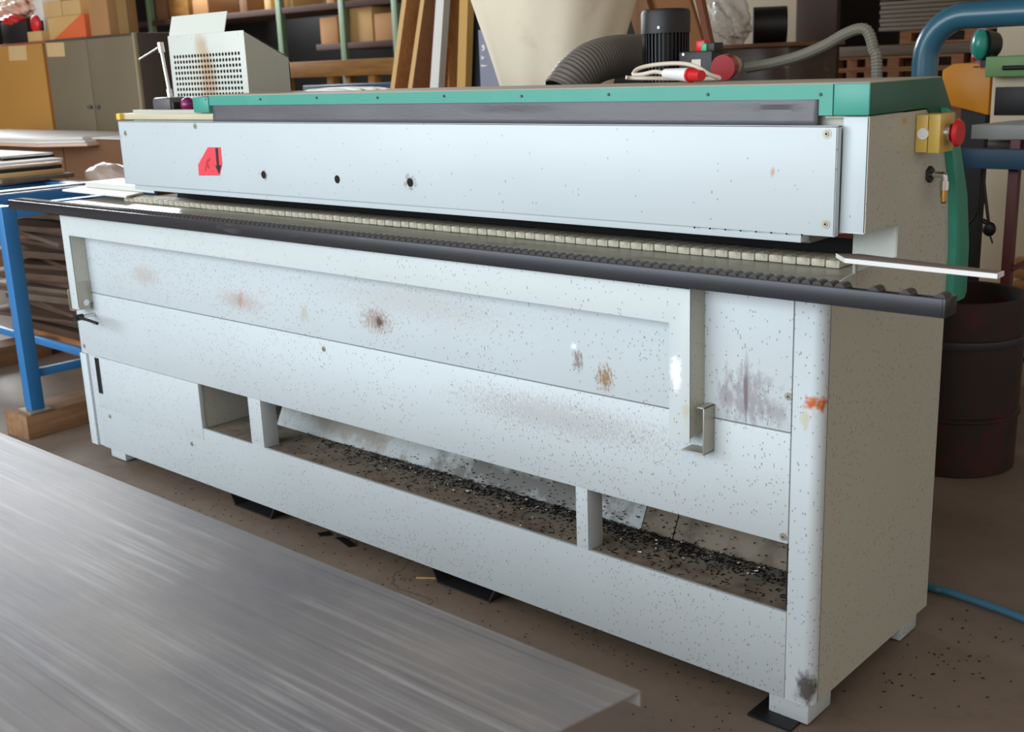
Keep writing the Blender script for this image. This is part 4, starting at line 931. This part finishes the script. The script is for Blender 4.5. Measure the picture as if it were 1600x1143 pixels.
# table with blue beam and maroon legs
YT = 2.7
wt = empty('workshop_table', (2.7, 3.5, 0), 'grey topped bench with dark blue beam and maroon legs at the right edge', 'bench')
a = at(1518, 195, 'y', YT); b = at(1518, 217, 'y', YT)
m = MB(); m.prism([(a.x, YT), (3.6, YT), (3.6, YT+.78), (a.x+.16, YT+.78)], 'z', b.z, a.z, bev=.003); m.build('bench_top', simple('grey_bench_top', (150, 152, 148), .5, 0, .1, 5), wt)
a = at(1496, 231, 'y', YT-.02); b = at(1496, 261, 'y', YT-.02); m = MB(); m.box(a.x-.15, 3.6, YT-.06, YT-.01, b.z, a.z, .003); m.build('blue_beam', M['bluebeam'], wt)
t_ = at(1585, 240, 'y', YT); 
m = MB(); m.box(t_.x-.02, t_.x+.02, YT, YT+.04, 0, at(1518, 217, 'y', YT).z, .002); m.build('leg', M['maroon'], wt)
m = MB(); m.box(3.4, 3.44, YT, YT+.04, 0, b.z+.1, .002); m.build('leg', M['maroon'], wt)
m = MB(); m.tube([(t_.x+.02, YT+.02, .58), (t_.x+.22, YT+.1, .72)], .014, 4, res=1); m.build('brace', M['maroon'], wt)
m = MB(); m.cyl((a.x+.05, YT+.2, a.z), (3.6, YT+.2, a.z), .02); m.build('rear_rail', M['greytop'], wt)
m = MB(); m.box(a.x-.14, a.x-.1, YT-.055, YT-.015, 0, b.z); m.build('leg', M['maroon'], wt)
# hanging cords with plug
m = MB(); m.tube([at(1536, 262, 'y', YT+.05), at(1539, 300, 'y', YT+.05), at(1545, 350, 'y', YT+.05)], .007, 8); q = at(1546, 352, 'y', YT+.05); m.sphere(q+Vector((0, 0, -.015)), .028, sc=(1, .7, 1.1)); m.cyl(q, q+Vector((-.03, 0, .02)), .01)
m.tube([q+Vector((0, 0, -.03)), at(1551, 380, 'y', YT+.05)], .004, 8, res=1)
tag(m.build('hanging_plug', M['black'], org=q), 'black plug hanging on its cord under the blue beam', 'plug')
m = MB(); m.tube([at(1534, 262, 'y', YT+.08), at(1532, 300, 'y', YT+.08), at(1526, 332, 'y', YT+.08), at(1510, 352, 'y', YT+.08), at(1490, 357, 'y', YT+.08)], .005, 8); tag(m.build('extension_cable', M['black'], org=at(1534, 262, 'y', YT+.08)), 'thin black cord curving down left of the hanging plug', 'cord')
# beige corrugated floor hose
hpts = [at(1470, 385, 'z', .14), at(1515, 402, 'z', .14), at(1560, 425, 'z', .14), at(1600, 440, 'z', .14), at(1660, 462, 'z', .14)]
m = MB(); m.tube(hpts, .125, 28, ribs=.03, amp=.008, res=8); tag(m.build('corrugated_duct', simple('beige_duct', (150, 132, 100), .6), org=(hpts[2].x, hpts[2].y, 0)), 'fat beige corrugated duct lying on the floor behind the drum', 'duct')
q = at(1503, 410, 'y', 3.0); m = MB(); m.sphere((q.x, 3.0, .14), .14); m.cyl((q.x, 3.0, .14), (q.x, 3.1, .14), .05); tag(m.build('brown_ball_float', simple('brown_varnish', (120, 66, 40), .3), org=(q.x, 3, 0)), 'round brown varnished object on the floor behind the green cover', 'round object')
m = MB(); a = at(1530, 335, 'y', 6.2); m.box(a.x, a.x+1.2, 6.2, 6.5, 0, .35, .01); tag(m.build('pale_box', M['paper'], org=(a.x, 5.3, 0)), 'low pale box on the floor beyond the maroon leg', 'box')
q = at(1592, 400, 'y', 3.5)
for k in range(9): m = MB(); m.box(q.x, q.x+.5, 3.45, 3.9, .02+k*.055, .06+k*.055, .003); tag(m.build('slat_board', M['timber'], org=(q.x+.2, 3.7, .02+k*.055)), 'brown slat stacked at the right frame edge, %s from the floor' % ordn[k], 'board', 'slats stacked at the right edge')
# drum
dc = (2.75, 1.93)
dr = empty('oil_drum', (dc[0], dc[1], 0), 'open dark brown steel drum standing behind the right end of the machine', 'drum')
m = MB(); zr = at(1565, 463, 'y', dc[1]).z; m.lathe((dc[0], dc[1], 0), [(.20, 0), (.222, .005), (.224, .20), (.232, .205), (.232, .215), (.224, .22), (.225, zr-.16), (.233, zr-.155), (.233, zr-.135), (.225, zr-.13), (.228, zr), (.222, zr+.004), (.214, zr), (.212, .05), (.02, .045)], 56)
m.build('drum_body', M['drum'], dr)
m = MB(); m.lathe((dc[0], dc[1], 0), [(.2335, zr-.158), (.2355, zr-.145), (.2335, zr-.132), (.226, zr-.145)], 56); m.build('drum_band', M['drumb'], dr)
# blue floor hose
fp = [Vector((2.3, 1.05, .012)), Vector((2.75, .93, .012)), at(1440, 912, 'z', .012), at(1475, 922, 'z', .012), at(1530, 940, 'z', .012), at(1600, 966, 'z', .012), at(1700, 1010, 'z', .012)]
m = MB(); m.tube(fp, .0105, 12); tag(m.build('blue_hose', simple('blue_hose', (60, 110, 135), .5), org=(fp[3].x, fp[3].y, 0)), 'blue air hose running along the floor right of the machine', 'hose')
